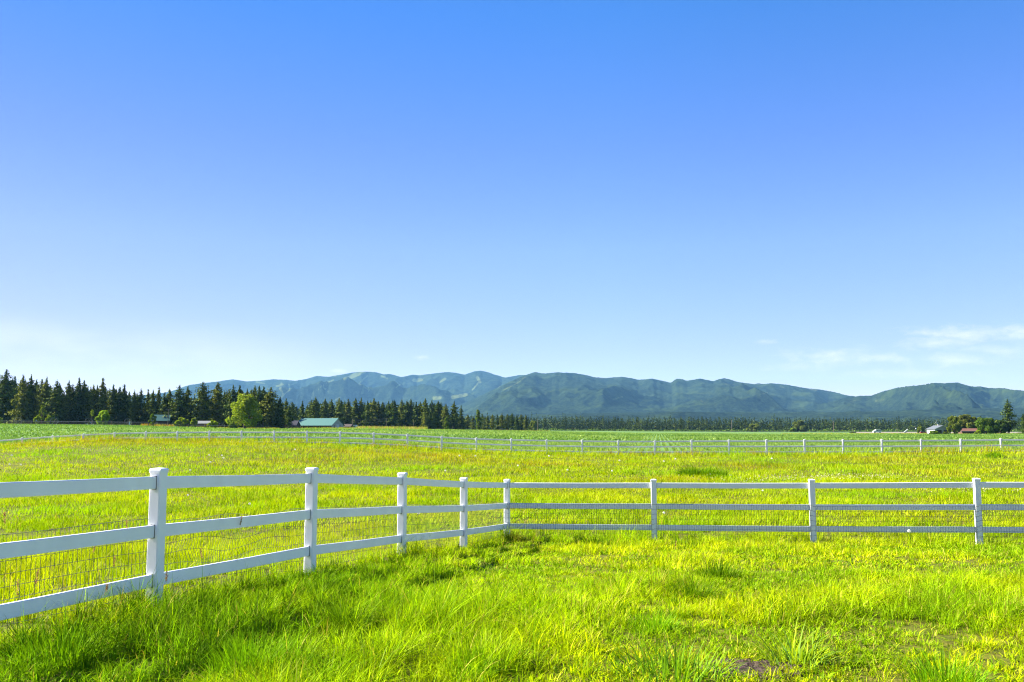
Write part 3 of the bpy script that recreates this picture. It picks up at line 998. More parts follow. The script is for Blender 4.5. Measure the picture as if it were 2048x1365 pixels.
# ------------------------------------------------------------------ fences
def make_post(parent, p, rz, w=0.125, capname='cap', deep=0.35):
    mb = MB().box((-w / 2, -w / 2, -deep), (w / 2, w / 2, POST_H - 0.045), bev=w * 0.09)
    o = mb.build('post', M_VINYL, parent, (p[0], p[1], p[2] - POST_H), rz)
    a, b = w / 2 + 0.006, w * 0.30
    z0, z1, z2, z3 = POST_H - 0.048, POST_H - 0.022, POST_H - 0.006, POST_H
    mb = MB().box((-a, -a, z0), (a, a, z1), bev=w * 0.09)
    rings = [(a, z1), (a * 0.93, z2 - 0.006), (b * 1.5, z2 + 0.001), (b * 0.6, z3)]
    v = []
    for r, z in rings:
        v += [[-r, -r, z], [r, -r, z], [r, r, z], [-r, r, z]]
    q = []
    for i in range(3):
        for k in range(4):
            q.append([i * 4 + k, i * 4 + (k + 1) % 4, i * 4 + 4 + (k + 1) % 4, i * 4 + 4 + k])
    q.append([12, 13, 14, 15])
    mb.add(v, q)
    mb.build('cap', M_VINYL, o)
    return o


RAIL_TOPS = (0.085, 0.558, 1.033)
RAIL_H, RAIL_W = 0.122, 0.042


def make_rails(parent, p, q, w=0.125, gap=True):
    d = np.array([q[0] - p[0], q[1] - p[1]])
    L = np.linalg.norm(d)
    d /= L
    for rt in RAIL_TOPS:
        a = np.array([p[0], p[1], p[2] - rt - RAIL_H / 2])
        b = np.array([q[0], q[1], q[2] - rt - RAIL_H / 2])
        ta, tb = (w / 2 - 0.012) / L, 1 - (w / 2 - 0.012) / L
        a2, b2 = a + (b - a) * ta, a + (b - a) * tb
        mb = MB()
        # hollow vinyl rail with softened long edges
        dd = (b2 - a2) / np.linalg.norm(b2 - a2)
        s = np.cross(dd, (0, 0, 1))
        s /= np.linalg.norm(s)
        u = np.cross(s, dd)
        e = 0.006
        ring = [(-RAIL_W / 2, -RAIL_H / 2 + e), (-RAIL_W / 2 + e, -RAIL_H / 2), (RAIL_W / 2 - e, -RAIL_H / 2), (RAIL_W / 2, -RAIL_H / 2 + e),
                (RAIL_W / 2, RAIL_H / 2 - e), (RAIL_W / 2 - e, RAIL_H / 2), (-RAIL_W / 2 + e, RAIL_H / 2), (-RAIL_W / 2, RAIL_H / 2 - e)]
        v = [c + s * i + u * j for c in (a2, (a2 + b2) / 2 + np.array([0, 0, -0.004]), b2) for i, j in ring]
        f = [[r * 8 + i, r * 8 + (i + 1) % 8, r * 8 + 8 + (i + 1) % 8, r * 8 + 8 + i] for r in range(2) for i in range(8)]
        mb.add(v, f)
        ro = mb.build('rail', M_VINYL, parent)
        if gap:
            for c, sgn in ((a + (b - a) * (w / 2 / L), 1), (a + (b - a) * (1 - w / 2 / L), -1)):
                MB().bar(c - dd * sgn * 0.004, c + dd * sgn * 0.0025, RAIL_W + 0.009, RAIL_H + 0.009).build('socket', M_GAP, ro)


def make_wire(parent, p, q, side, top, bottom, seed, wav=0.0):
    """welded stock wire hung on one face of a bay: tall meshes 5 cm wide, 10 cm high"""
    d = np.array([q[0] - p[0], q[1] - p[1], 0.0])
    L = np.linalg.norm(d)
    d /= L
    nrm = np.array([-d[1], d[0], 0]) * side
    rs = np.random.default_rng(seed)

    def pt(s, h, ph):
        base = np.array([p[0], p[1], 0]) + d * s + nrm * (0.066 if wav == 0 else 0.070)
        f = s / L
        sag = wav * math.sin(PI * f) * (math.sin(7 * f + ph) * 0.5 + math.sin(13 * f + ph * 2 + 3 * h) * 0.5)
        z = (p[2] * (1 - f) + q[2] * f) - h + 0.55 * sag + 0.006 * math.sin(9 * f + ph)
        return base + nrm * abs(sag) * 0.8 + np.array([0, 0, z])

    mb = MB()
    nh = int(round((bottom - top) / 0.105))
    hs_ = [top + (bottom - top) * i / nh for i in range(nh + 1)]
    m = 24
    for i, h in enumerate(hs_):
        pts = [pt(L * j / m, h, 0.4 * i) for j in range(m + 1)]
        mb.tube(pts, 0.0025 if i else 0.003, 3)
    nv = int(L / 0.052)
    for j in range(1, nv):
        s = L * (j + rs.normal(0, 0.05)) / nv
        pts = [pt(min(max(s + wav * 0.25 * math.sin(3 * i + j * 0.12), 0), L), hs_[i], 0.4 * i) for i in range(0, nh + 1)]
        mb.tube(pts, 0.0021, 3)
    mb.build('wire_mesh', M_WIRE, parent)


fl = thing('ranch_fence', 'white three rail fence running from the left edge to the corner post', 'fence', (PL[2][0], PL[2][1], PL[2][2] - POST_H))
fr = thing('ranch_fence', 'white three rail fence running level from the corner post to the right edge', 'fence', (PR[1][0], PR[1][1], PR[1][2] - POST_H))
ff = thing('ranch_fence', 'long white fence crossing the far side of the pasture before the crop field', 'fence', (FAR_X[17], FAR_Y[17], FAR_G[17]))


def local(o, pts):
    return [np.asarray(p) - np.array(o.location) for p in pts]


al = math.atan2(LB[1] - LA[1], LB[0] - LA[0])
ar = math.atan2(RB[1] - LB[1], RB[0] - LB[0])
Ll, Lr = local(fl, PL), local(fr, PR)
Lf = local(ff, np.c_[FAR_X, FAR_Y, FAR_G + POST_H])
for i, p in enumerate(Ll):
    make_post(fl, p, al)
for i in range(len(Ll) - 1):
    make_rails(fl, Ll[i], Ll[i + 1])
    make_wire(fl, Ll[i], Ll[i + 1], 1, 0.50 if i < 2 else 0.545, 1.33, 40 + i, 0.0 if i != 2 else 0.10)
for i, p in enumerate(Lr[1:]):
    make_post(fr, p, ar)
for i in range(len(Lr) - 1):
    make_rails(fr, Lr[i], Lr[i + 1])
    make_wire(fr, Lr[i], Lr[i + 1], -1, 0.57 if i != 2 else 0.60, 1.34, 60 + i)
for p in Lf[1:-1]:
    make_post(ff, p, math.atan2(FAR_DY, FAR_DX), w=0.14)
for i in range(1, len(Lf) - 2):
    make_rails(ff, Lf[i], Lf[i + 1], w=0.14, gap=False)


# ------------------------------------------------------------------ small plants in the grass
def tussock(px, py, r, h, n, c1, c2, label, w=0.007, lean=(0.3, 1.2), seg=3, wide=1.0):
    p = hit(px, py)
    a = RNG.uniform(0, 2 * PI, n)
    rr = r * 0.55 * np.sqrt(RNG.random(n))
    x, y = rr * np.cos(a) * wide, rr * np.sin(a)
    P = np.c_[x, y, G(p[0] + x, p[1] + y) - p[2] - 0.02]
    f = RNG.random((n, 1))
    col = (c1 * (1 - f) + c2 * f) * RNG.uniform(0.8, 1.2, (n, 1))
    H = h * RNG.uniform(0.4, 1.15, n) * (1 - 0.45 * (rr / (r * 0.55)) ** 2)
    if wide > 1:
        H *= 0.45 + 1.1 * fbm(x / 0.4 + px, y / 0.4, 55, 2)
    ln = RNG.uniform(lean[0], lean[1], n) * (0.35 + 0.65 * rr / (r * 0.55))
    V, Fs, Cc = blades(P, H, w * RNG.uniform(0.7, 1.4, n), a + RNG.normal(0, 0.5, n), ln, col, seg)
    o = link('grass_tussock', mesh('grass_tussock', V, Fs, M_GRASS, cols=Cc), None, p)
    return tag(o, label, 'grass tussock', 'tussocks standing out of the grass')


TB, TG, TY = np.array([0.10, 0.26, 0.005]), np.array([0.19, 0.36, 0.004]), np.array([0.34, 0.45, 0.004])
tussock(970, 1330, 0.60, 0.34, 560, TG, TY, 'large bright green grass tussock at the bottom of the photo, left of middle')
tussock(500, 1340, 0.60, 0.36, 600, TB, TG, 'large green tussock with a dark base near the bottom left corner')
tussock(690, 1262, 0.50, 0.36, 560, TB * 0.5, TG * 0.5, 'dark green shaded tussock in the middle of the left foreground')  # shadow inside the clump is put into its darker blade colours
tussock(865, 1245, 0.55, 0.36, 460, TG, TY, 'bright tussock just right of the dark green shaded one')
tussock(1345, 1358, 0.75, 0.36, 240, np.array([0.10, 0.24, 0.025]), TG, 'tall broad bladed blue green tussock beside the bare soil patch', w=0.011, lean=(0.3, 1.5))
tussock(1440, 1158, 0.50, 0.32, 480, TB * 0.5, TG * 0.6, 'dark tussock in the open lawn below the second right hand fence bay', w=0.009)  # blades coloured darker to paint in the clump's shadow
tussock(1385, 1198, 0.50, 0.32, 440, TB * 0.5, TG * 0.65, 'dark ragged tussock in the lawn nearer than the one below the fence bay', w=0.008)  # its dark shadow is painted into the blade colours too
tussock(1895, 1372, 0.48, 0.34, 420, TB * 1.1, TG, 'green tussock cut by the bottom edge near the right corner')
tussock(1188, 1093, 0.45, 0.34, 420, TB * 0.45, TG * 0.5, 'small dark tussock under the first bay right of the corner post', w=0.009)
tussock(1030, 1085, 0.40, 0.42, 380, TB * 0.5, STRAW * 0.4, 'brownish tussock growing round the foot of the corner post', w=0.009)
tussock(1590, 1330, 0.42, 0.40, 110, np.array([0.11, 0.26, 0.05]), TY, 'sprawling long bladed tussock to the right of the bare soil', w=0.014, lean=(0.7, 1.6))
tussock(120, 1330, 0.65, 0.44, 600, TB, TG * 0.9, 'tall dark green tussock in the bottom left corner below the rails')
tussock(1310, 1262, 0.42, 0.26, 300, TB * 1.2, TG, 'low green tussock in the middle of the right foreground', w=0.008)
tussock(1403, 953, 1.5, 0.8, 1100, TB * 0.7, TG * 0.7, 'dark green weedy clump out in the pasture beyond the fence', w=0.028, lean=(0.3, 1.2), seg=2, wide=1.7)
tussock(1990, 915, 1.0, 0.6, 260, TB * 0.8, TG * 0.7, 'small dark weed clump in the pasture near the right edge', w=0.035, lean=(0.3, 1.1), seg=2, wide=1.4)
tussock(1440, 958, 0.9, 0.4, 420, TB * 0.9, TG * 0.8, 'low dark clump trailing right of the large weedy one in the pasture', w=0.026, lean=(0.3, 1.2), seg=2, wide=2.0)

# bare soil patch with crumbs
xs_, ys_ = np.meshgrid(np.linspace(-0.55, 0.55, 41), np.linspace(-0.5, 0.5, 37))
edge = 1 - np.hypot(xs_ / 0.36, ys_ / 0.32) + 0.35 * (fbm(xs_ * 5 + 9, ys_ * 5 + 3, 7, 3) - 0.5)
zz = G(SOIL_P[0] + xs_, SOIL_P[1] + ys_) - SOIL_P[2] + np.where(edge > 0, 0.012, -0.05) + 0.05 * (fbm(xs_ * 26, ys_ * 26, 8, 3) - 0.5)
ii = (np.arange(36)[:, None] * 41 + np.arange(40)[None, :]).ravel()
tag(link('soil', mesh('soil', np.c_[xs_.ravel(), ys_.ravel(), zz.ravel()], [np.c_[ii, ii + 1, ii + 42, ii + 41]], M_SOIL, smooth=True), None, SOIL_P), kind='structure')

# tall seed-headed stalks by the left fence
STALKS = [(8, 1040, 1180, 8.2, 'tallest seed stalk at the very left edge, head over the middle rail'),
          (37, 1103, 1240, 8.0, 'pale stalk with a drooping head just below the middle rail at the left edge'),
          (186, 1098, 1235, 8.3, 'dark headed stalk in the mesh halfway along the leftmost bay'),
          (252, 1060, 1225, 8.6, 'straight stalk with its head on the middle rail left of the first post'),
          (228, 1125, 1230, 8.5, 'stalk with a small head in the mesh left of the first post'),
          (35, 1180, 1262, 7.7, 'short stalk with a dark head on the lowest rail at the left edge'),
          (403, 1110, 1200, 9.6, 'dark headed stalk in the mesh right of the first post'),
          (480, 1045, 1165, 10.4, 'thin stalk crossing the middle rail of the second bay'),
          (332, 1158, 1222, 8.7, 'short dark tufted stalk leaning against the first post'),
          (210, 1182, 1262, 8.0, 'thin stalk with a forked head in front of the lowest rail'),
          (70, 1160, 1262, 7.8, 'pale stalk leaning right across the lowest rail at the left'),
          (1352, 1138, 1185, 13.6, 'pale drooping seed head in the lawn below the first right hand bay')]
for px, pt_, pb, Yd, lab in STALKS:
    t0 = at(px, pt_, Yd)
    gz = g1(t0[0], Yd)
    t = thing('grass_stalk', lab, 'grass stalk', (t0[0], Yd, gz), group='seed headed stalks by the fence')
    hgt = max(t0[2] - gz, 0.3)
    lx = RNG.uniform(-0.06, 0.06)
    pts = [np.array([lx * (k / 6) ** 2 - lx, 0.01 * k / 6, hgt * k / 6 - 0.02]) for k in range(7)]
    m = MB().tube(pts, np.linspace(0.0028, 0.0014, 7), 5)
    v, q_, tt_ = np.concatenate(m.v), m.q[0], m.t[0]
    cst = np.tile(STRAW * 0.55 if RNG.random() < 0.5 else GREEN * 0.9, (len(v), 1))
    link('stem', mesh('stem', v, [q_, tt_], M_GRASS, cols=cst), t)
    n = 46
    k = np.arange(n)
    zz_ = RNG.random(n) ** 0.9
    hl = 0.085 + 0.05 * RNG.random()
    a = RNG.uniform(0, 2 * PI, n)
    P = np.c_[pts[-1][0] + 0.004 * np.cos(a) + lx * 0.5 * zz_, pts[-1][1] + 0.004 * np.sin(a), hgt - 0.4 * hl + hl * zz_]
    V, Fs, Cc = blades(P, np.full(n, 0.022), np.full(n, 0.007) * RNG.uniform(0.7, 1.3, n), a, np.full(n, 0.7), np.tile(np.array([0.26, 0.17, 0.11]), (n, 1)) * RNG.uniform(0.6, 1.4, (n, 1)), 2)
    link('seed_head', mesh('seed_head', V, Fs, M_GRASS, cols=Cc), t)

# dandelion clocks
DAN = [(41.6, 930.7), (23, 912), (18.7, 930), (375.5, 992), (499, 1009.7), (447, 917), (418.4, 911), (421, 925.6), (380.6, 941.6), (890.8, 942.6), (919, 912.6), (951, 913), (837, 1029),
       (1328, 1028), (1351, 919), (1327.7, 923.8), (1143, 977.7), (1818.5, 1065), (1525.5, 982.8), (1543.6, 918), (1036, 932.5), (1224, 943), (1098, 913), (1135, 941), (1239, 922), (590, 900), (444, 912)]
DLAB = ['dandelion clock highest of the three at the far left of the pasture', None]


def dandelion_meshes(i):
    n = 90
    v = RNG.normal(0, 1, (n, 3))
    v /= np.linalg.norm(v, axis=1)[:, None]
    r = 0.021
    a = np.cross(v, RNG.normal(0, 1, (n, 3)))
    a /= np.linalg.norm(a, axis=1)[:, None]
    b = np.cross(v, a)
    s = 0.0062
    V = np.stack([v * r + a * s, v * r + b * s, v * r - a * s, v * r - b * s], 1).reshape(-1, 3)
    q = np.arange(n)[:, None] * 4 + np.array([[0, 1, 2, 3]])
    return mesh('seed_clock', V, [q], M_PETAL, cols=np.tile([0.78, 0.78, 0.72], (len(V), 1)))


dm = dandelion_meshes(0)
dan_info = {0: 'dandelion clock rightmost of three at the far left of the pasture', 1: 'dandelion clock highest of three at the far left of the pasture', 2: 'dandelion clock lowest and leftmost of three at the far left',
            3: 'large dandelion clock just right of the first post below the top rail', 4: 'dandelion clock under the top rail in the middle of the second bay', 5: 'dandelion clock in the pasture above the second bay',
            6: 'dandelion clock leftmost of a pair above the second bay', 7: 'dandelion clock lower of a pair above the second bay', 8: 'dandelion clock just above the top rail right of the first post',
            9: 'dandelion clock just left of and above the fourth post', 10: 'dandelion clock high in the pasture above the fourth post', 11: 'dandelion clock high in the pasture up from the corner post',
            12: 'dandelion clock between the mesh wires right of the third post', 13: 'dandelion clock under the middle rail right of the second right hand post', 14: 'dandelion clock right of the far rust coloured patch',
            15: 'dandelion clock left of the dark weedy clump in the pasture', 16: 'dandelion clock under the top rail right of the corner post', 17: 'large dandelion clock low in front of the mesh in the third right hand bay',
            18: 'dandelion clock under the top rail left of the third right hand post', 19: 'dandelion clock high in the pasture right of the weedy clump', 20: 'dandelion clock above the corner post in the pasture',
            21: 'dandelion clock just above the top rail midway along the first right hand bay', 22: 'dandelion clock near the far fence above the first right hand bay', 23: 'dandelion clock left of middle above the first right hand bay',
            24: 'dandelion clock in the middle distance above the first right hand bay', 25: 'dandelion clock near the far fence left of middle', 26: 'dandelion clock highest in the pasture above the second bay'}
for i, (px, py) in enumerate(DAN):
    p = hit(px, py, 0.30)
    sc = 1.0 if p[1] < 32 else 1.0 + (p[1] - 32) / 40
    top = 0.31
    t = thing('dandelion', dan_info[i], 'dandelion', p, group='dandelion clocks in the pasture')
    m = MB().tube([[0, 0, -0.02], [0.01, 0, top * 0.5], [0.0, 0.005, top]], 0.0028, 5)
    v = np.concatenate(m.v)
    link('stem', mesh('stem', v, [m.q[0], m.t[0]], M_GRASS, cols=np.tile(GREEN, (len(v), 1))), t)
    h = link('seed_clock', dm, t, (0, 0.005, top + 0.015))
    h.scale = (1.5 * sc,) * 3

# daisies: too many to count, in two drifts beyond the right-hand fence
xs, ys = [], []
for px, py, sx, sy, n in ((1600, 957, 3.2, 0.9, 170), (1690, 955, 1.8, 0.8, 240), (1550, 961, 1.6, 0.8, 110), (1400, 975, 3.0, 1.0, 50), (1960, 980, 1.6, 0.8, 130), (1880, 978, 1.5, 0.8, 60), (240, 900, 2.0, 1.0, 60)):
    p = hit(px, py, 0.25)
    xs.append(p[0] + RNG.normal(0, sx, n))
    ys.append(p[1] + RNG.normal(0, sy, n))
x, y = np.concatenate(xs), np.concatenate(ys)
n = len(x)
z = G(x, y) + RNG.uniform(0.24, 0.42, n)
r = RNG.uniform(0.016, 0.028, n)
ang = np.arange(8) * PI / 4
tx, ty_ = RNG.normal(0, 0.45, n), RNG.normal(-0.3, 0.4, n)
ring = np.stack([np.stack([x + r * math.cos(a) * (1 if k % 2 else 0.7), y + r * math.sin(a) * (1 if k % 2 else 0.7), z + r * (math.cos(a) * tx + math.sin(a) * ty_)], 1) for k, a in enumerate(ang)], 1)
V1 = np.concatenate([np.c_[x, y, z + 0.003][:, None, :], ring], 1).reshape(-1, 3)
b = np.arange(n)[:, None] * 9
T = np.concatenate([b + np.array([[0, 1 + k, 1 + (k + 1) % 8]]) for k in range(8)])
c1 = np.tile([0.78, 0.77, 0.66], (n * 9, 1))
c1[::9] = (0.7, 0.5, 0.05)
V2, F2, C2 = blades(np.c_[x, y, G(x, y)], z - G(x, y), np.full(n, 0.006), np.zeros(n), np.full(n, 0.02), np.tile(GREEN, (n, 1)), 1)
V, Fs, Cc = merge([(V1, [T], c1), (V2, F2, C2)])
tag(link('daisies', mesh('daisies', V, Fs, M_PETAL, cols=Cc)), 'drifts of small white daisies in the pasture behind the top rails', 'daisies', kind='stuff')


# ------------------------------------------------------------------ trees
def quads(Pc, size, flat=0.5, rs=RNG, outw=0.0):
    """one small randomly tilted leaf clump face per point"""
    n = len(Pc)
    nm = rs.normal(0, 1, (n, 3))
    nm[:, 2] = np.abs(nm[:, 2]) + flat
    if outw:
        rad_ = np.c_[Pc[:, 0], Pc[:, 1], np.zeros(n)]
        nm = nm * 0.55 + outw * rad_ / (np.linalg.norm(rad_, axis=1)[:, None] + 1e-6)
    nm /= np.linalg.norm(nm, axis=1)[:, None]
    a = np.cross(nm, rs.normal(0, 1, (n, 3)))
    a /= np.linalg.norm(a, axis=1)[:, None]
    b = np.cross(nm, a)
    s = np.asarray(size)[:, None] if np.ndim(size) else size
    a, b = a * s, b * s * 0.62
    V = np.stack([Pc - a * 0.9 - b * 0.3, Pc - b, Pc + a, Pc + b * 0.9], 1).reshape(-1, 3)
    return V, np.arange(n)[:, None] * 4 + np.array([[0, 1, 2, 3]])


def conifer_meshes(seed, prof, nb, per, droop, size, col, bare=0.06, width=0.2):
    nb, per, width = int(nb * 1.25), int(per * 1.45), width * 1.32
    """unit-height conifer: prof(t) is crown radius at height t, as a share of width"""
    rs = np.random.default_rng(seed)
    pts, shade = [], []
    br = MB()
    for i in range(nb):
        t = bare + (1 - bare) * ((i + rs.random()) / nb) ** 0.92
        L = width * prof(t) * rs.uniform(0.40, 1.30)
        az = i * 2.39996 + rs.normal(0, 0.5)
        m = max(3, int(per * (0.25 + 0.9 * prof(t))))
        f = rs.random(m) ** 0.6
        side = rs.normal(0, 0.20, m) * L * (0.4 + f)
        dx, dy = math.cos(az), math.sin(az)
        x = dx * L * f - dy * side
        y = dy * L * f + dx * side
        up = rs.normal(0.02, 0.05)
        z = t + up * f * width * 2 - droop * L * f ** 1.5 + rs.normal(0, 0.012, m)
        pts.append(np.c_[x, y, z])
        tone = rs.uniform(0.72, 1.25)
        shade.append(np.full(m, tone))
        if i % 4 == 0 and L > 0.04:
            br.tube([[0, 0, t], [dx * L * 0.7, dy * L * 0.7, t - droop * L * 0.5]], [0.0035, 0.0012], 3)
    tipn = 14
    pts.append(np.c_[rs.normal(0, 0.004, tipn), rs.normal(0, 0.004, tipn), rs.uniform(0.95, 1.0, tipn)])
    shade.append(np.ones(tipn))
    P, sh = np.concatenate(pts), np.concatenate(shade)
    sz = size * rs.uniform(0.6, 1.35, len(P)) * np.interp(P[:, 2], [0.0, 0.8, 1.0], [1.1, 0.9, 0.5])
    V, q = quads(P, sz, 0.5, rs, 0.9)
    f = rs.random((len(P), 1))
    c = (np.array(col[0]) * (1 - f) + np.array(col[1]) * f) * sh[:, None]
    crown = mesh('crown', V, [q], M_CONIFER, cols=np.repeat(c, 4, axis=0))
    tr = MB().tube([[0, 0, -0.03], [0, 0, 0.35], [0.004, 0, 0.7], [0, 0, 0.97]], [0.017, 0.013, 0.008, 0.002], 7)
    tr.q += [q_ + tr.n for q_ in br.q]
    tr.t += [t_ + tr.n for t_ in br.t]
    tr.v += br.v
    # branches carry their own index offsets
    trunk = mesh('trunk', np.concatenate(tr.v), [np.concatenate(tr.q), np.concatenate(tr.t)], M_BARK)
    return crown, trunk


NG1, NG2 = (0.022, 0.040, 0.005), (0.090, 0.130, 0.012)
NB1, NB2 = (0.013, 0.030, 0.008), (0.052, 0.088, 0.015)


def p_fir(t):
    return max(0.04, (1 - t) ** 0.62) * (0.80 + 0.20 * math.sin(t * 26)) * min(1.0, 0.5 + 3 * t)


def p_pine(t):
    return max(0.05, min(1.0, (t - 0.03) * 4.0) * (1 - t ** 2.6) ** 0.8 * (0.78 + 0.22 * math.sin(t * 23 + 1)))


def p_col(t):
    return max(0.04, min(1.0, 0.35 + t * 1.5) * (1 - t ** 3.2) ** 0.9 * (0.8 + 0.2 * math.sin(t * 31)))


VAR = {
    'fir': [conifer_meshes(1, p_fir, 150, 15, 0.35, 0.020, (NB1, NB2), 0.04, 0.19), conifer_meshes(2, p_fir, 140, 15, 0.45, 0.021, (NB1, NG2), 0.05, 0.155), conifer_meshes(3, p_fir, 150, 15, 0.25, 0.020, (NG1, NG2), 0.03, 0.22)],
    'pine': [conifer_meshes(4, p_pine, 95, 22, 0.05, 0.022, (NG1, NG2), 0.12, 0.17), conifer_meshes(5, p_pine, 80, 24, 0.12, 0.023, (NG1, NG2), 0.16, 0.15), conifer_meshes(6, p_pine, 105, 20, 0.0, 0.021, (NB1, NG2), 0.08, 0.20)],
    'col': [conifer_meshes(7, p_col, 110, 19, 0.15, 0.021, (NB1, NG2), 0.06, 0.125), conifer_meshes(8, p_col, 100, 20, 0.22, 0.021, (NG1, NG2), 0.08, 0.14)],
}
VKEYS = [('fir', 0), ('pine', 0), ('col', 0), ('pine', 1), ('fir', 1), ('col', 1), ('pine', 2), ('fir', 2)]
TREE_ROOTS = {}


def conifer(px, topy, Y, kind, label, group=None, wide=1.0, name='conifer_tree'):
    x = (px - 1024) / F * Y
    gz = g1(x, Y)
    p = at(px, topy, Y)
    h = p[2] - gz
    ex = 1.4 if group else 1.05
    sc = (h * wide * RNG.uniform(0.95, ex), h * wide * RNG.uniform(0.95, ex), h)
    key = (kind[0], kind[1])
    rz = RNG.uniform(0, 2 * PI)
    if key not in TREE_ROOTS:
        t = thing(name, label, 'tree', (x, Y, gz), rz, group)
        t.scale = sc
        cr_, tr_ = VAR[kind[0]][kind[1]]
        link('trunk', tr_, t)
        link('crown', cr_, t)
        TREE_ROOTS[key] = t
        return t
    t = dup(TREE_ROOTS[key], (x, Y, gz), rz, sc, label, group)
    if group is None and 'group' in t:
        del t['group']
    t.name = name
    return t


# front row of the left-hand belt, tops read off the photograph
LEFT = [(12, 742, ('pine', 2), 'tallest broad dark conifer at the left edge of the photo', 1.05), (46, 752, ('fir', 2), None, 1), (62, 752, ('col', 0), None, 1), (93, 757, ('pine', 0), None, 1), (114, 763, ('fir', 2), 'broad cone shaped conifer behind the slim pale sapling on the left', 1.15),
        (138, 763, ('col', 0), None, 1), (146, 770, ('fir', 1), None, 1), (158, 757.5, ('fir', 0), 'tall wide conifer just left of the first irrigation wheel', 1.1), (168, 761, ('col', 1), None, 1), (188, 772, ('pine', 1), None, 1), (205.5, 758, ('fir', 1), 'pointed conifer rising clear above its neighbours over the lime green bush', 1.1),
        (227, 772, ('pine', 1), None, 0.9), (240, 775, ('fir', 0), None, 1), (249, 771, ('fir', 1), None, 1.1), (270, 782, ('col', 0), None, 1), (283, 780, ('fir', 2), 'broad full skirted conifer standing left of the utility pole near the dark house', 1.15), (297, 780, ('fir', 1), None, 1), (307, 781, ('col', 1), None, 1),
        (318.5, 775.5, ('fir', 1), None, 1), (330, 786, ('fir', 0), None, 1), (340, 780, ('pine', 0), None, 1), (359, 772, ('pine', 2), None, 1), (376, 773, ('col', 1), None, 1), (406, 766, ('pine', 2), 'large rounded conifer whose bare trunk stands before the pale roofed building', 1.15), (436, 766.5, ('pine', 0), 'tall dark conifer with a narrow crown just right of the pale roofed building', 1.15),
        (454, 783, ('fir', 1), None, 1), (467, 772, ('pine', 2), None, 1), (480, 773, ('pine', 1), None, 1), (495, 780, ('col', 0), None, 1), (510, 774, ('pine', 0), None, 1), (519, 774, ('pine', 2), None, 1), (528, 776, ('pine', 1), None, 1), (542, 776.5, ('pine', 2), 'dark conifer with an open ragged top right of the round light green tree', 1.1), (561, 795, ('fir', 0), None, 1)]
LG = 'dark conifers of the left belt'
L_ROW = 'dark green conifer in the front row of the belt at the left'
L_BACK = 'conifer half hidden behind the front row of the left belt'
for px, ty_, kd, lab, wd in LEFT:
    Y = 452 + RNG.uniform(-6, 14) if px < 440 else 440 + RNG.uniform(-6, 12)
    conifer(px, ty_, Y, kd, lab or L_ROW, LG, wd)
for i in range(90):
    px = -40 + 620 * (i + RNG.random()) / 90
    env = np.interp(px, [-40, 20, 160, 250, 330, 420, 540, 590], [748, 753, 768, 780, 789, 778, 782, 806])
    conifer(px, env + RNG.uniform(0, 22), 480 + RNG.uniform(0, 70), VKEYS[RNG.integers(0, 8)], L_BACK, 'conifers behind the front row on the left', 1.05)

# middle belt behind the barn
MID = [(585, 805), (606, 803), (623, 800), (632, 796), (651, 799), (664, 800), (679, 797.8), (697, 799.5), (712, 797), (723, 797.8), (736, 803), (748.5, 798.5), (757, 804), (766, 805), (778, 803), (789, 801.6), (804, 801), (814, 803), (822, 800), (833, 805), (841, 804), (851, 799), (864, 801.6), (877, 804)]
MG = 'dark conifers of the belt behind the barn'
for i, (px, ty_) in enumerate(MID):
    conifer(px, ty_, 640 + RNG.uniform(-15, 20), [('pine', 2), ('fir', 1), ('col', 1), ('pine', 0), ('fir', 2), ('pine', 1)][i % 6],
            'dark conifer in the front of the straight belt behind the green roofed barn', MG, 1.15)
for i in range(56):
    px = 575 + 315 * (i + RNG.random()) / 56
    conifer(px, np.interp(px, [575, 640, 760, 890], [810, 802, 804, 807]) + RNG.uniform(-2, 11), 675 + RNG.uniform(0, 60), VKEYS[RNG.integers(0, 8)], 'conifer half hidden at the back of the belt behind the barn', 'conifers at the back of the belt behind the barn', 1.15)
conifer(892, 809, 625, ('pine', 2), 'rounded conifer left of the two tall ones ending the middle belt', None, 1.25)
conifer(908.5, 804.5, 625, ('pine', 0), 'tall round topped conifer near the right end of the middle belt', None, 1.3)
conifer(922.5, 811, 630, ('fir', 0), 'cone shaped conifer last at the right end of the middle belt', None, 1.0)
conifer(851, 829, 600, ('fir', 2), 'small pointed spruce leftmost of three in front of the middle belt', 'young spruces', 1.25)
conifer(860, 827.5, 600, ('fir', 0), 'small pointed spruce middle of three in front of the middle belt', 'young spruces', 1.2)
conifer(867.5, 830, 602, ('fir', 2), 'small pointed spruce rightmost of three in front of the middle belt', 'young spruces', 1.2)
SPR = 'dark conifer in the short ragged stand between the middle belt and the far forest'
for i, (px, ty_) in enumerate([(900, 832), (912, 832), (925, 834), (936, 830), (946, 833), (965, 829), (975, 831), (985, 829), (995, 830), (1004, 828), (1015, 829), (1024, 826.5), (1034, 830), (1042, 829), (1052, 831), (930, 838), (970, 836), (1010, 838)]):
    conifer(px, ty_, 760 + RNG.uniform(-30, 40), VKEYS[(i * 3) % 8], SPR, 'short stand right of the middle belt', 1.35)


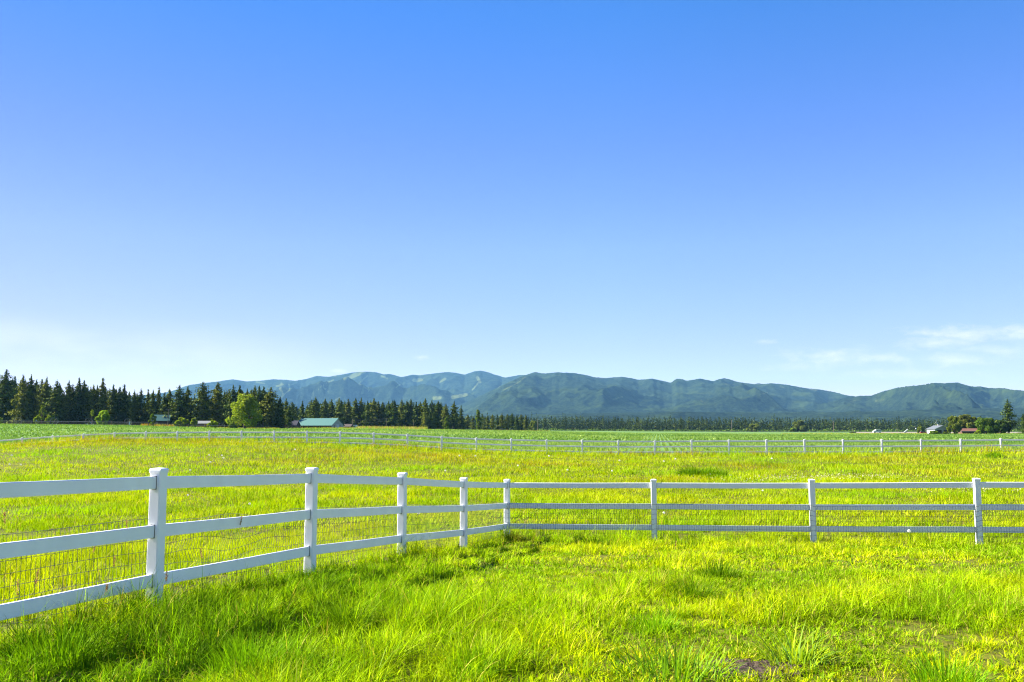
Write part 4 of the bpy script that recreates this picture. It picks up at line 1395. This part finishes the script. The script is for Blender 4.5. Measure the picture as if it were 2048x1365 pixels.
def broad_tree(name, px, basey, topy, wpx, Y, c1, c2, label, seed, trunk_share=0.2, dens=1.0, leafm=0.30, lobes=9, group=None, cat='tree', twin=False, low=0.0, prof=None, lr=1.0):
    """broad-leaved tree or bush: limbs reaching lobes of leaf clumps, gaps between the lobes"""
    rs = np.random.default_rng(seed)
    x = (px - 1024) / F * Y
    gz = g1(x, Y)
    h = at(px, topy, Y)[2] - gz
    rad = wpx / 2 / F * Y
    t = thing(name, label, cat, (x, Y, gz), 0.0, group)
    z0 = h * trunk_share
    cen = []
    lobes = int(lobes * 1.9)
    for i in range(lobes):
        f = (i + 0.5) / lobes
        az = i * 2.4 + rs.normal(0, 0.3)
        zz_ = z0 + (h - z0) * (low + (0.92 - low) * f)
        pr = prof(f) if prof else math.sqrt(max(0.05, 1 - (2 * (0.12 + 0.84 * f) - 0.95) ** 2))
        rr = rad * pr * (0.74 if i % 3 else 0.40) * rs.uniform(0.85, 1.12)
        cen.append(np.array([math.cos(az) * rr, math.sin(az) * rr, zz_]))
    cen.append(np.array([0, 0, z0 + (h - z0) * 0.55]))
    cen.append(np.array([rs.normal(0, 0.1) * rad, 0, z0 + (h - z0) * 0.80]))
    mb = MB()
    tr = max(0.06, 0.028 * h)
    forks = [(-0.02 * h, 0.0), (0.03 * h, 0.0)] if twin else [(0.0, 0.0)]
    for fx, fy in forks:
        mb.tube([[fx * 0.6, fy, -0.4], [fx, fy, z0], [fx * 1.5, fy, z0 + 0.35 * (h - z0)]], [tr, tr * 0.75, tr * 0.45], 8)
    for i, c in enumerate(cen):
        fx, fy = forks[i % len(forks)]
        s = np.array([fx, fy, z0 * 0.9 + 0.12 * (h - z0) * rs.random()])
        mid = (s + c) / 2 + np.array([0, 0, 0.08 * h])
        mb.tube([s, mid, c], [tr * 0.45, tr * 0.25, tr * 0.08], 5)
    mb.build('trunk', M_BARK, t, smooth=True)
    pts, sh = [], []
    for c in cen:
        m = int(190 * dens)
        v = rs.normal(0, 1, (m, 3))
        v /= np.linalg.norm(v, axis=1)[:, None]
        r = rad * lr * rs.uniform(0.20, 0.36) * (0.35 + 0.65 * rs.random(m) ** 0.45)
        q = c + v * r[:, None] * np.array([1, 1, min(1.0, 0.9 * (h - z0) / (2 * rad) + 0.2)])
        pts.append(q)
        sh.append(np.full(m, rs.uniform(0.8, 1.2)))
    P, s_ = np.concatenate(pts), np.concatenate(sh)
    k = (P[:, 2] > 0.1) & (P[:, 2] < h * 1.01)
    P, s_ = P[k], s_[k]
    V, q = quads(P, leafm * rs.uniform(0.6, 1.3, len(P)), 0.2, rs)
    f = rs.random((len(P), 1))
    c = (np.array(c1) * (1 - f) + np.array(c2) * f) * s_[:, None]
    link('crown', mesh('crown', V, [q], M_LEAF, cols=np.repeat(c, 4, axis=0)), t)
    return t


LIME1, LIME2 = (0.17, 0.26, 0.010), (0.32, 0.42, 0.016)
OLIVE1, OLIVE2 = (0.085, 0.13, 0.018), (0.17, 0.21, 0.03)
DEEP1, DEEP2 = (0.045, 0.095, 0.012), (0.11, 0.20, 0.02)
broad_tree('broadleaf_tree', 492, 857, 788.5, 70, 405, (0.13, 0.21, 0.012), (0.29, 0.36, 0.02), 'round light green broadleaf tree standing alone before the dark conifers', 5, 0.15, 1.15, 0.42, 21, twin=True, prof=lambda f: 1.12 - 0.25 * f if f < 0.5 else 0.99 - 1.35 * (f - 0.5), lr=0.80)
broad_tree('bush', 209, 850, 822, 30, 425, LIME1, (0.24, 0.40, 0.01), 'vivid lime green bush in front of the left conifers', 6, 0.12, 1.3, 0.38, 9, cat='bush')
broad_tree('bush', 187, 850, 819, 7, 428, LIME1, LIME2, 'tiny lime sprig of leaves left of the vivid lime green bush', 7, 0.6, 0.5, 0.3, 4, cat='bush')
broad_tree('sapling', 87, 849, 809, 12, 428, OLIVE1, LIME2, 'slim pale green sapling in front of the left conifers', 8, 0.25, 0.7, 0.32, 7)
broad_tree('bush', 103, 849, 831, 20, 426, OLIVE1, LIME2, 'rounded yellow green bush right of the slim pale sapling', 9, 0.05, 1.2, 0.35, 7, cat='bush')
broad_tree('bush', 79, 849, 832, 14, 426, OLIVE1, LIME2, 'yellow green bush left of the slim pale sapling', 10, 0.05, 0.9, 0.35, 6, cat='bush')
broad_tree('bush', 3, 849, 835, 12, 426, OLIVE1, LIME2, 'pale green bush at the left edge under the tallest conifer', 11, 0.05, 0.9, 0.35, 6, cat='bush')
broad_tree('bush', 366, 854, 836, 26, 420, OLIVE1, LIME2, 'pale green bush right of the utility pole with the crossarm', 12, 0.05, 1.2, 0.36, 7, cat='bush')
broad_tree('bush', 390, 854, 837.5, 17, 418, OLIVE1, LIME2, 'domed pale green bush left of the pale roofed building', 13, 0.05, 1.2, 0.34, 7, cat='bush')
broad_tree('bush', 428, 855, 842, 22, 416, LIME1, LIME2, 'low bright green bush in front of the pale roofed building', 14, 0.05, 1.0, 0.34, 7, cat='bush')
broad_tree('bush', 308, 853, 828, 14, 430, DEEP1, LIME1, 'mid green bush at the left wall of the dark house among conifers', 15, 0.1, 0.9, 0.36, 6, cat='bush')
broad_tree('bush', 470, 856, 844, 22, 410, OLIVE1, LIME1, 'low olive bush under the left side of the round light green tree', 16, 0.05, 0.9, 0.34, 6, cat='bush')
broad_tree('bush', 568, 853, 841, 9, 535, DEEP1, OLIVE2, 'small round tree behind the dark gabled house', 161, 0.1, 0.7, 0.36, 5, cat='bush')
broad_tree('poplar_tree', 957, 860, 818, 11, 720, OLIVE1, LIME1, 'narrow pale green pointed poplar right of the middle belt', 17, 0.05, 1.2, 0.6, 14)
broad_tree('poplar_tree', 893, 859, 833, 9, 610, OLIVE1, LIME1, 'short pale green column of a tree before the rounded end conifers', 171, 0.05, 0.9, 0.5, 9)
broad_tree('broadleaf_tree', 908, 859.5, 833, 30, 640, DEEP1, DEEP2, 'dark rounded broadleaf tree at the foot of the two tall end conifers', 18, 0.08, 1.3, 0.55, 9)
broad_tree('bush', 1066, 861, 842, 22, 900, OLIVE1, OLIVE2, 'grey green rounded bush left of the pole at the field edge', 19, 0.05, 1.1, 0.65, 8, cat='bush')
broad_tree('bush', 1051, 861, 848, 10, 880, (0.16, 0.2, 0.12), (0.25, 0.28, 0.18), 'small silvery bush left of the grey green one at the field edge', 20, 0.05, 0.8, 0.6, 6, cat='bush')
broad_tree('broadleaf_tree', 1504, 863, 848, 30, 1150, OLIVE1, OLIVE2, 'pale dusty broadleaf tree right of the pole in front of the far forest', 21, 0.05, 1.1, 0.8, 8)
broad_tree('broadleaf_tree', 1598, 864, 842, 36, 1150, OLIVE1, (0.13, 0.16, 0.03), 'wide olive tree clump rising in front of the far forest', 22, 0.05, 1.4, 0.9, 12)
broad_tree('bush', 1583, 864.5, 856.5, 16, 1080, LIME1, LIME1, 'small lime green bush at the foot of the olive tree clump', 23, 0.05, 0.8, 0.6, 6, cat='bush')
broad_tree('broadleaf_tree', 1836, 866, 852, 14, 620, OLIVE1, OLIVE2, 'small pale tree between the white lamp and the grey house', 24, 0.05, 1.0, 0.45, 7)
broad_tree('bush', 1863, 869, 862.5, 22, 455, DEEP1, LIME1, 'dark green hedge bush in front of the grey house', 25, 0.02, 1.2, 0.30, 9, cat='bush')
broad_tree('bush', 1886, 869, 864.5, 13, 456, DEEP1, OLIVE2, 'low bush at the right corner of the grey house', 26, 0.02, 0.9, 0.30, 6, cat='bush')
broad_tree('broadleaf_tree', 1904, 869, 832.5, 30, 485, OLIVE1, OLIVE2, 'leaning olive broadleaf tree right of the grey house', 27, 0.12, 1.6, 0.46, 11)
broad_tree('broadleaf_tree', 1927, 869, 830, 42, 515, OLIVE1, (0.15, 0.16, 0.04), 'large olive brown crowned tree behind the red roofed house', 28, 0.2, 1.7, 0.48, 12)
broad_tree('broadleaf_tree', 1948, 869, 834.5, 26, 520, (0.06, 0.09, 0.02), OLIVE2, 'smaller dark olive tree between the brown crowned and the deep green ones', 29, 0.2, 1.2, 0.46, 8)
broad_tree('broadleaf_tree', 1969, 869.5, 837, 46, 478, DEEP1, DEEP2, 'deep green spreading tree covering the right part of the red roofed house', 30, 0.05, 1.9, 0.46, 13)
broad_tree('broadleaf_tree', 1995, 869.5, 841, 30, 500, DEEP1, (0.06, 0.10, 0.02), 'dark broadleaf tree at the foot of the tall right hand pine', 31, 0.05, 1.3, 0.46, 8)
broad_tree('bush', 1951, 869.5, 861.5, 12, 470, LIME1, LIME2, 'small yellow green bush at the front of the red roofed house', 32, 0.05, 0.9, 0.28, 6, cat='bush')
conifer(2013, 800, 500, ('pine', 2), 'tall sunlit pine standing by itself near the right edge', None, 1.12, 'pine_tree')
conifer(2043, 828, 490, ('fir', 2), 'dark spruce at the right edge beside the tall pine', None, 1.35, 'spruce_tree')
conifer(2056, 834, 500, ('fir', 0), 'dark spruce cut by the right edge of the photo', None, 1.3, 'spruce_tree')

# far forest across the valley floor: one mass
parts = []
nt_ = 4200
pxs = RNG.uniform(860, 2300, nt_)
Yd = 1320 + 1500 * RNG.random(nt_) ** 1.7
Yd = np.where(RNG.random(nt_) < 0.30, 1290 + RNG.uniform(0, 60, nt_), Yd)
X = (pxs - 1024) / F * Yd
hh = RNG.uniform(13, 22, nt_) * np.where(RNG.random(nt_) < 0.04, 1.25, 1) * np.interp(pxs, [860, 1100, 1500, 2300], [1.1, 1.05, 1.0, 0.85])
gz = G(X, Yd)
m = 34
ti = np.repeat(np.arange(nt_), m)
t = RNG.random(nt_ * m) ** 0.8
rr = (2.6 + 0.05 * hh[ti]) * (1 - t ** 1.5) ** 0.8 * RNG.uniform(0.2, 1.1, nt_ * m)
a = RNG.uniform(0, 2 * PI, nt_ * m)
P = np.c_[X[ti] + rr * np.cos(a), Yd[ti] + rr * np.sin(a), gz[ti] + 0.4 + (hh[ti] - 0.4) * t]
V, q = quads(P, RNG.uniform(0.9, 1.7, len(P)) * (1.15 - 0.6 * t), 0.3)
tone = RNG.uniform(0.7, 1.3, nt_)[ti][:, None]
f = RNG.random((len(P), 1))
col = (np.array(NB1) * (1 - f) + np.array(NG2) * f) * tone * 0.66
lightt = (RNG.random(nt_) < 0.06)[ti]
col[lightt] = col[lightt] * 0.4 + np.array(OLIVE2) * 0.8
# pale scrub along its foot
ns = 5200
px2 = RNG.uniform(1040, 2300, ns)
Y2 = 1240 + RNG.uniform(0, 40, ns)
X2 = (px2 - 1024) / F * Y2
hs2 = 1.0 + 4.0 * fbm(px2 / 14, px2 * 0, 401, 3) * RNG.uniform(0.4, 1, ns)
P2 = np.c_[X2, Y2, G(X2, Y2) + hs2 * RNG.random(ns)]
V2, q2 = quads(P2, RNG.uniform(0.6, 1.3, ns), 0.2)
c2 = np.array(OLIVE1) + (np.array(LIME1) * 0.9 - np.array(OLIVE1)) * RNG.random((ns, 1))
tag(link('far_forest', mesh('far_forest', np.concatenate([V, V2]), [np.concatenate([q, q2 + len(V)])], M_CONIFER, cols=np.concatenate([np.repeat(col, 4, 0), np.repeat(c2, 4, 0)]))),
    'far dark conifer forest along the foot of the mountains', 'forest', kind='stuff')


# ------------------------------------------------------------------ buildings
def gable_house(name, label, px, Y, L, Wd, eave, ridge, rz, wall_m, roof_m, over=0.5, cat='house', front_open=False, trim_m=None):
    """long axis along local x, front at -y; returns the thing"""
    x = (px - 1024) / F * Y
    t = thing(name, label, cat, (x, Y, g1(x, Y) - 0.05), rz)
    w = Wd / 2
    mb = MB()
    poly = [(-w, 0), (w, 0), (w, eave), (0, ridge - 0.15), (-w, eave)]
    # gable-ended shell pushed along x
    v = [[-L / 2, a, b] for a, b in poly] + [[L / 2, a, b] for a, b in poly]
    q = [[1, 2, 7, 6]] if front_open else [[1, 2, 7, 6], [4, 0, 5, 9]]
    mb.add(v, q, [[0, 1, 2], [0, 2, 3], [0, 3, 4], [5, 7, 6], [5, 8, 7], [5, 9, 8]])
    mb.build('wall', wall_m, t)
    rb = MB()
    sl = (ridge - eave) / w
    for sgn in (-1, 1):
        y1, z1 = sgn * (w + over), eave - sl * over
        th = 0.16
        a = [[-L / 2 - over, 0, ridge], [L / 2 + over, 0, ridge], [L / 2 + over, y1, z1], [-L / 2 - over, y1, z1]]
        b = [[p[0], p[1], p[2] - th] for p in a]
        rb.add(a + b, [[0, 1, 2, 3], [7, 6, 5, 4], [0, 4, 5, 1], [1, 5, 6, 2], [2, 6, 7, 3], [3, 7, 4, 0]])
    roof = rb.build('roof', roof_m, t)
    if trim_m:
        for sx in (-1, 1):
            tb = MB()
            for sgn in (-1, 1):
                tb.bar([sx * (L / 2 + over + 0.04), 0, ridge - 0.12], [sx * (L / 2 + over + 0.04), sgn * (w + over), eave - sl * over - 0.12], 0.06, 0.26)
            tb.build('trim', trim_m, t)
    return t, roof


def panel(parent, name, mat, lo, hi):
    return MB().box(lo, hi).build(name, mat, parent)


# green-roofed barn, open along the side that faces the field
barn, broof = gable_house('barn', 'long barn with a teal green metal roof, open front and pale gable end', 641, 520, 25.0, 11.5, 2.5, 6.3, R(-25), M_TIN, M_TEAL, 0.6, 'barn', True)
for i in range(7):
    xx = -12.3 + 24.6 * i / 6
    MB().box((xx - 0.13, -5.9, -0.2), (xx + 0.13, -5.64, 2.25)).build('post', M_DARKWOOD, barn)
panel(barn, 'back_panel', M_DARKWOOD, (-12.3, 0.5, 0), (12.3, 0.7, 4.6))
panel(barn, 'fascia', M_DARKWOOD, (-12.4, -5.78, 2.2), (12.4, -5.72, 2.48))
panel(barn, 'door', M_WHITE, (12.5, -1.2, 0), (12.56, 1.2, 2.6))

# dark gabled house left of the barn
dh, dr_ = gable_house('house', 'dark low house with a pale edged front gable left of the green barn', 582, 512, 9.0, 7.0, 2.5, 4.9, R(-6), M_DARKWOOD, M_SLATE, 0.4, 'house', False, M_MAUVE)
gp = MB()
v = [[-3.4, -5.2, 2.5], [0.4, -5.2, 2.5], [-1.5, -5.2, 4.6]]
gp.prism([(-3.3, 0.0), (0.3, 0.0), (0.3, 2.4), (-1.5, 4.3), (-3.3, 2.4)], -4.8, -1.0).build('porch_wall', M_DARKWOOD, dh)
rb = MB()
for a, b in (((-1.5, 4.6), (0.75, 2.25)), ((-1.5, 4.6), (-3.75, 2.25))):
    q = [[a[0], -5.2, a[1]], [b[0], -5.2, b[1]], [b[0], -0.4, b[1]], [a[0], -0.4, a[1]]]
    rb.add(q + [[p[0], p[1], p[2] - 0.14] for p in q], [[0, 1, 2, 3], [7, 6, 5, 4], [0, 4, 5, 1], [1, 5, 6, 2], [2, 6, 7, 3], [3, 7, 4, 0]])
rb.build('porch_roof', M_SLATE, dh)
tb = MB()
for a, b in (((-1.5, 4.55), (0.75, 2.2)), ((-1.5, 4.55), (-3.75, 2.2))):
    tb.bar([a[0], -5.24, a[1]], [b[0], -5.24, b[1]], 0.05, 0.24)
tb.build('trim', M_MAUVE, dh)
panel(dh, 'eave_board', M_MAUVE, (-4.9, -3.98, 2.0), (4.9, -3.93, 2.25))
panel(dr_, 'chimney', M_BRICK, (-0.2, -0.4, 4.6), (0.4, 0.3, 5.9))
panel(dh, 'window', M_GLASS, (1.6, -3.56, 0.8), (3.0, -3.51, 1.8))
panel(dh, 'window', M_GLASS, (-2.2, -4.86, 0.8), (-0.9, -4.81, 1.9))

# brown shed right of the barn
sh, _ = gable_house('shed', 'small dark brown shed low at the right end of the barn', 697.5, 535, 4.6, 3.6, 1.7, 3.0, R(-10), M_DARKWOOD, M_SHEDROOF, 0.3, 'shed')
panel(sh, 'door', M_DARK, (-0.7, -1.86, 0), (0.7, -1.81, 1.6))
# small pale trailer right of the shed
x = (711 - 1024) / F * 540
tl = thing('trailer', 'small pale trailer with a rounded top right of the brown shed', 'trailer', (x, 540, g1(x, 540)), R(-8))
MB().prism([(-1.5, 0.6), (1.5, 0.6), (1.6, 1.3), (1.35, 2.2), (0.8, 2.55), (-1.1, 2.5), (-1.6, 1.6)], -0.9, 0.9).build('body', M_WHITE, tl)
panel(tl, 'window', M_GLASS, (-0.7, -0.95, 1.4), (0.6, -0.9, 2.0))
for xx in (-0.5, 0.5):
    MB().tube([[xx, -0.95, 0.38], [xx, -0.72, 0.38]], 0.38, 12).build('wheel', M_RUBBER, tl)

# dark house among the left conifers
lh, _ = gable_house('house', 'dark house with a teal roof half hidden among the left conifers', 326, 446, 7.5, 6.0, 3.4, 6.0, R(12), M_DARKWOOD, M_TEAL, 0.5, 'house')
panel(lh, 'window', M_GLASS, (-2.4, -3.06, 1.2), (-1.2, -3.01, 2.4))
panel(lh, 'door', M_BROWNWALL, (0.2, -3.06, 0), (1.2, -3.01, 2.1))
# white-roofed building under the conifers
wh, _ = gable_house('house', 'low building with a pale roof under the conifers behind the bushes', 409, 432, 8.5, 6.0, 2.3, 3.4, R(4), M_BROWNWALL, M_GREYROOF_PALE, 0.5, 'house')
panel(wh, 'window', M_GLASS, (-3.0, -3.06, 0.9), (-1.4, -3.01, 1.9))
panel(wh, 'door', surf('orange_door', (0.45, 0.2, 0.07), 0.7, 0.2), (1.2, -3.06, 0), (2.3, -3.01, 2.0))

# grey house on the right, gable to the field
gh, gr_ = gable_house('house', 'grey house with a sunlit white side wall and two dark garage doors on the right', 1873, 495, 9.5, 8.6, 2.9, 4.7, R(-90), M_GREYWALL, M_GREYROOF, 0.45, 'house', False, M_WHITE)
panel(gh, 'sunlit_side', M_WHITE, (-4.7, -4.2, 0), (4.7, -4.155, 2.75))  # lighter panel: sunlight on this side is put into its colour
panel(gh, 'garage_door', M_DARKWOOD, (4.755, -3.3, 0), (4.80, -0.6, 2.2))
panel(gh, 'garage_door', M_DARKWOOD, (4.755, 0.5, 0), (4.80, 3.2, 2.2))
panel(gh, 'window', M_GLASS, (-1.2, -4.25, 1.0), (0.3, -4.205, 2.1))
panel(gr_, 'chimney', M_BRICK, (-2.0, 0.5, 4.0), (-1.4, 1.1, 5.3))

# red-roofed house behind the trees on the right
rh, rr_ = gable_house('house', 'long low house with a faded red roof partly hidden by trees on the right', 1940, 500, 14.0, 7.0, 1.75, 3.1, R(-4), M_BROWNWALL, M_REDROOF, 0.6, 'house', False, M_MAUVE)
panel(rh, 'eave_board', M_MAUVE, (-7.4, -4.2, 1.3), (7.4, -4.15, 1.62))
panel(rh, 'porch_opening', M_DARK, (-3.2, -3.56, 0.1), (2.8, -3.51, 1.35))
panel(rh, 'window', M_GLASS, (3.8, -3.56, 0.5), (5.2, -3.51, 1.3))
ro2, _ = gable_house('outbuilding', 'short red roofed outbuilding showing between trees beside the tall pine', 1992, 512, 5.5, 5.0, 2.9, 3.8, R(-4), M_BROWNWALL, M_REDROOF, 0.3, 'outbuilding')
panel(ro2, 'window', M_WHITE, (-0.4, -2.56, 1.2), (0.6, -2.51, 2.1))

# ------------------------------------------------------------------ poles, lamps, vehicles, irrigation
def utility_pole(px, topy, Y, label, arm=0.0, r=0.16, basez=None):
    x = (px - 1024) / F * Y
    gz = g1(x, Y)
    h = at(px, topy, Y)[2] - gz
    t = thing('utility_pole', label, 'utility pole', (x, Y, gz), 0.0, 'utility poles')
    MB().tube([[0, 0, -0.6], [0, 0, h * 0.5], [0.02, 0, h]], [r, r * 0.85, r * 0.7], 8).build('pole', M_WOODPOLE, t)
    if arm:
        MB().bar([-arm, -0.16, h - 0.35], [arm, -0.16, h - 0.35], 0.14, 0.2).build('crossarm', M_WOODPOLE, t)
        for xx in (-arm * 0.9, arm * 0.9):
            MB().tube([[xx, -0.16, h - 0.26], [xx, -0.16, h]], [0.05, 0.07], 6).build('insulator', M_STEEL, t)
    return np.array([x, Y, gz + h])


A0 = utility_pole(338.7, 818.6, 425, 'wooden pole with a crossarm in front of the left conifers', 1.2)
A1 = utility_pole(706.7, 838.5, 565, 'short wooden pole just right of the barn', 0, 0.2)
A2 = utility_pole(773.6, 836, 560, 'wooden pole with a crossarm before the middle conifer belt', 1.1)
A3 = utility_pole(827.7, 839.5, 600, 'thin dark pole before the middle belt left of the young spruces', 0, 0.13)
A4 = utility_pole(1075.3, 838.7, 860, 'pole at the field edge left of the middle of the far forest', 0, 0.26)
utility_pole(1461.5, 840, 1100, 'tall pale pole before the far forest right of the middle', 0, 0.36)
utility_pole(1664, 842, 900, 'thickest pale pole at the field edge on the right', 0, 0.36)
utility_pole(1790.5, 856.5, 800, 'short pole left of the white slanting conveyor', 0, 0.26)
utility_pole(1702.7, 856, 1000, 'thin short pole left of the white camper', 0, 0.22)
utility_pole(1728, 856.5, 1000, 'thinnest short pole just left of the white camper', 0, 0.2)
for pa, pb, dz in ((A1, A2, -0.5), (A2, A3, -0.5)):
    for k, off in enumerate((0.0, -1.4)):
        pts = [pa + (pb - pa) * s / 14 + np.array([0, -0.3 - k * 0.05, dz + off - 0.6 * math.sin(PI * s / 14)]) for s in range(15)]
        c0 = pts[7].copy()
        o = MB().tube([p - c0 for p in pts], 0.035, 4).build('power_cable', M_WIRE, None, c0)
        tag(o, ['upper', 'lower'][k] + ' thin cable strung ' + ('from the short pole by the barn to the crossarm pole' if pa is A1 else 'from the crossarm pole to the thin dark pole'), 'cable', 'power cables by the barn')

# white yard lamp
x = (1828 - 1024) / F * 560
t = thing('street_lamp', 'slim yard lamp with a white globe left of the grey house', 'lamp', (x, 560, g1(x, 560)))
hz = at(1828, 857.2, 560)[2] - g1(x, 560)
MB().tube([[0, 0, -0.2], [0, 0, hz - 0.5]], [0.09, 0.07], 8).build('pole', M_STEEL, t)
MB().tube([[0, 0, hz - 0.5], [0, 0, hz - 0.4], [0, 0, hz - 0.2], [0, 0, hz + 0.1], [0, 0, hz + 0.25]], [0.12, 0.3, 0.42, 0.34, 0.05], 10).build('globe', M_WHITE, t, smooth=True)

# small wind generator on a mast behind the grey house
x = (1868.3 - 1024) / F * 540
gz = g1(x, 540)
t = thing('wind_generator', 'thin mast topped by small white blades behind the grey house', 'wind generator', (x, 540, gz))
hz = at(1868.3, 846, 540)[2] - gz
MB().tube([[0, 0, -0.2], [0, 0, hz]], [0.10, 0.07], 8).build('mast', M_STEEL, t)
for k in range(3):
    a = R(80 + 120 * k)
    MB().bar([0.0, -0.2, hz], [1.2 * math.cos(a), -0.2, hz + 1.2 * math.sin(a)], 0.08, 0.26, up=(-math.sin(a), 0, math.cos(a))).build('blade', M_WHITE, t)
MB().tube([[0, -0.3, hz], [0, 0.5, hz]], [0.14, 0.1], 8).build('hub', M_WHITE, t)

# white camper, red car, slanting conveyor
x = (1750 - 1024) / F * 640
t = thing('camper', 'white camper with a sloping front parked along the far road', 'camper', (x, 640, g1(x, 640)), R(4))
MB().prism([(-2.9, 0.5), (2.7, 0.5), (2.85, 1.2), (2.75, 2.35), (2.2, 2.5), (-0.9, 2.45), (-1.7, 1.75), (-2.9, 1.35)], -1.05, 1.05).build('body', M_WHITE, t)
panel(t, 'window', M_GLASS, (-0.6, -1.10, 1.45), (0.9, -1.055, 2.05))
panel(t, 'window', M_GLASS, (1.3, -1.10, 1.45), (2.3, -1.055, 2.05))
panel(t, 'windscreen', M_GLASS, (-1.62, -1.09, 1.4), (-1.0, -1.055, 1.8))
for xx in (-1.9, 1.8):
    MB().tube([[xx, -1.12, 0.42], [xx, -0.8, 0.42]], 0.42, 14).build('wheel', M_RUBBER, t)
x = (1843.5 - 1024) / F * 560
t = thing('parked_car', 'dark topped car with a red side parked left of the grey house', 'car', (x, 560, g1(x, 560)), R(-12))
MB().prism([(-2.1, 0.35), (2.1, 0.35), (2.15, 0.8), (1.4, 0.98), (-2.0, 1.0), (-2.2, 0.7)], -0.85, 0.85).build('body', M_RED, t)
MB().prism([(-1.9, 1.0), (1.1, 1.0), (0.4, 1.62), (-1.5, 1.65)], -0.76, 0.76).build('cabin', M_NAVY, t)
for xx in (-1.3, 1.3):
    MB().tube([[xx, -0.9, 0.34], [xx, -0.65, 0.34]], 0.34, 14).build('wheel', M_RUBBER, t)
x = (1808 - 1024) / F * 600
t = thing('conveyor', 'white slanting conveyor standing out at the edge of the field', 'conveyor', (x, 600, g1(x, 600)))
MB().bar([-1.3, 0, 0.55], [1.25, 0, 2.6], 0.6, 0.55).build('chute', M_WHITE, t)
MB().bar([0.5, -0.25, 0], [0.3, -0.25, 1.75], 0.12, 0.12).bar([0.5, 0.25, 0], [0.3, 0.25, 1.75], 0.12, 0.12).build('leg', M_STEEL, t)
for yy in (-0.4, 0.4):
    MB().tube([[-0.7, yy - 0.08, 0.35], [-0.7, yy + 0.08, 0.35]], 0.35, 12).build('wheel', M_RUBBER, t)
# pale gravel road along the right edge of the field
rx = np.linspace(260, 900, 120)
ry = 690 + 0 * rx
V = np.concatenate([np.c_[rx, ry + o_, G(rx, ry + o_) + 0.55] for o_ in (-5, 5)])
i_ = np.arange(119)
M_GRAVEL = surf('gravel', (0.26, 0.23, 0.17), 0.95, 0.2, 3.0, 0.1)
# a low bank carries the road a little above the crop
V = np.concatenate([np.c_[rx, ry + o_, G(rx, ry + o_) + z_] for o_, z_ in ((-9, -0.1), (-5, 0.6), (5, 0.6), (9, -0.1))])
Q = np.concatenate([np.c_[i_ + k * 120, i_ + 1 + k * 120, i_ + 1 + (k + 1) * 120, i_ + (k + 1) * 120] for k in range(3)])
tag(link('gravel_road', mesh('gravel_road', V, [Q], M_GRAVEL, smooth=True)), kind='structure')

# wheel-line irrigation at the edge of the crop: one pipe, tall spoked wheels
def wheel_line(wheels, Y, label, dia_px):
    ps = [np.array([(px - 1024) / F * Y, Y]) for px in wheels]
    x0 = ps[0][0]
    dia = dia_px / F * Y
    r = dia / 2
    gzs = [g1(p[0], Y) for p in ps]
    t = thing('irrigation_line', label, 'irrigation line', (x0, Y, gzs[0]))
    pts = [[p[0] - x0, 0, g - gzs[0] + r] for p, g in zip(ps, gzs)]
    ext = [[pts[0][0] - 14, 0, pts[0][2]]] + pts + [[pts[-1][0] + 9, 0, pts[-1][2]]]
    MB().tube(ext, 0.06, 6).build('pipe', M_STEEL, t)
    for p in pts:
        m = MB()
        ring = [[r * math.cos(2 * PI * k / 28), 0, r * math.sin(2 * PI * k / 28)] for k in range(29)]
        m.tube(ring, 0.055, 5)
        for k in range(8):
            a = 2 * PI * k / 8 + 0.2
            m.tube([[0, 0, 0], [r * math.cos(a), 0, r * math.sin(a)]], 0.018, 4)
        o = m.build('wheel', M_STEEL, t, p, R(18))
    return t


wheel_line([40, 112, 181, 259], 404, 'wheel line irrigation pipe with tall spoked wheels before the left conifers', 14)
wheel_line([446, 519], 408, 'pair of tall irrigation wheels either side of the round light green tree', 11)
wheel_line([763, 787], 520, 'two irrigation wheels in the tawny grass before the middle belt', 8.5)

# wire farm fence on the left edge of the crop
Yw = 400
t = thing('wire_fence', 'dark post and wire farm fence along the left edge of the crop', 'fence', ((30 - 1024) / F * Yw, Yw, g1((30 - 1024) / F * Yw, Yw)))
pp = []
for px in (-6, 31, 68, 104, 141, 268, 300, 351, 380, 414):
    x = (px - 1024) / F * Yw
    z = g1(x, Yw)
    pp.append((x - t.location[0], z - t.location[2]))
    MB().tube([[0, 0, -0.3], [0, 0, 1.7]], [0.16, 0.14], 6).build('post', M_DARKWOOD, t, (pp[-1][0], 0, pp[-1][1]))
for hgt in (0.5, 0.95, 1.4):
    MB().tube([[x, 0, z + hgt] for x, z in pp], 0.03, 4).build('wire', M_WIRE, t)
Yw = 470
x0 = (600 - 1024) / F * Yw
t = thing('paddock_fence', 'short row of dark posts in the grass in front of the barn', 'fence', (x0, Yw, g1(x0, Yw)))
pp = []
for px in (567.8, 586, 595.4, 608.5, 618.5, 641.6, 652.2, 661.4, 670.6, 675.4, 681.8):
    x = (px - 1024) / F * Yw
    z = g1(x, Yw)
    pp.append((x - x0, z - t.location[2]))
    MB().tube([[0, 0, -0.3], [0, 0, 1.9]], [0.13, 0.12], 6).build('post', M_DARKWOOD, t, (pp[-1][0], 0, pp[-1][1]))
for hgt in (0.6, 1.2, 1.7):
    MB().tube([[x, 0, z + hgt] for x, z in pp], 0.025, 4).build('wire', M_WIRE, t)

# ------------------------------------------------------------------ the air
m, t_, o_ = new_mat('haze')
pv = node(t_, 'ShaderNodeVolumePrincipled', ins={'Color': (0.26, 0.62, 1.0, 1), 'Density': 2.6e-5, 'Anisotropy': 0.1})
t_.links.new(pv.outputs[0], o_.inputs['Volume'])
hz_ = MB().box((-15500, -80, -45), (15500, 15500, 900)).build('haze', m)
tag(hz_, kind='stuff')
hz_.visible_shadow = True
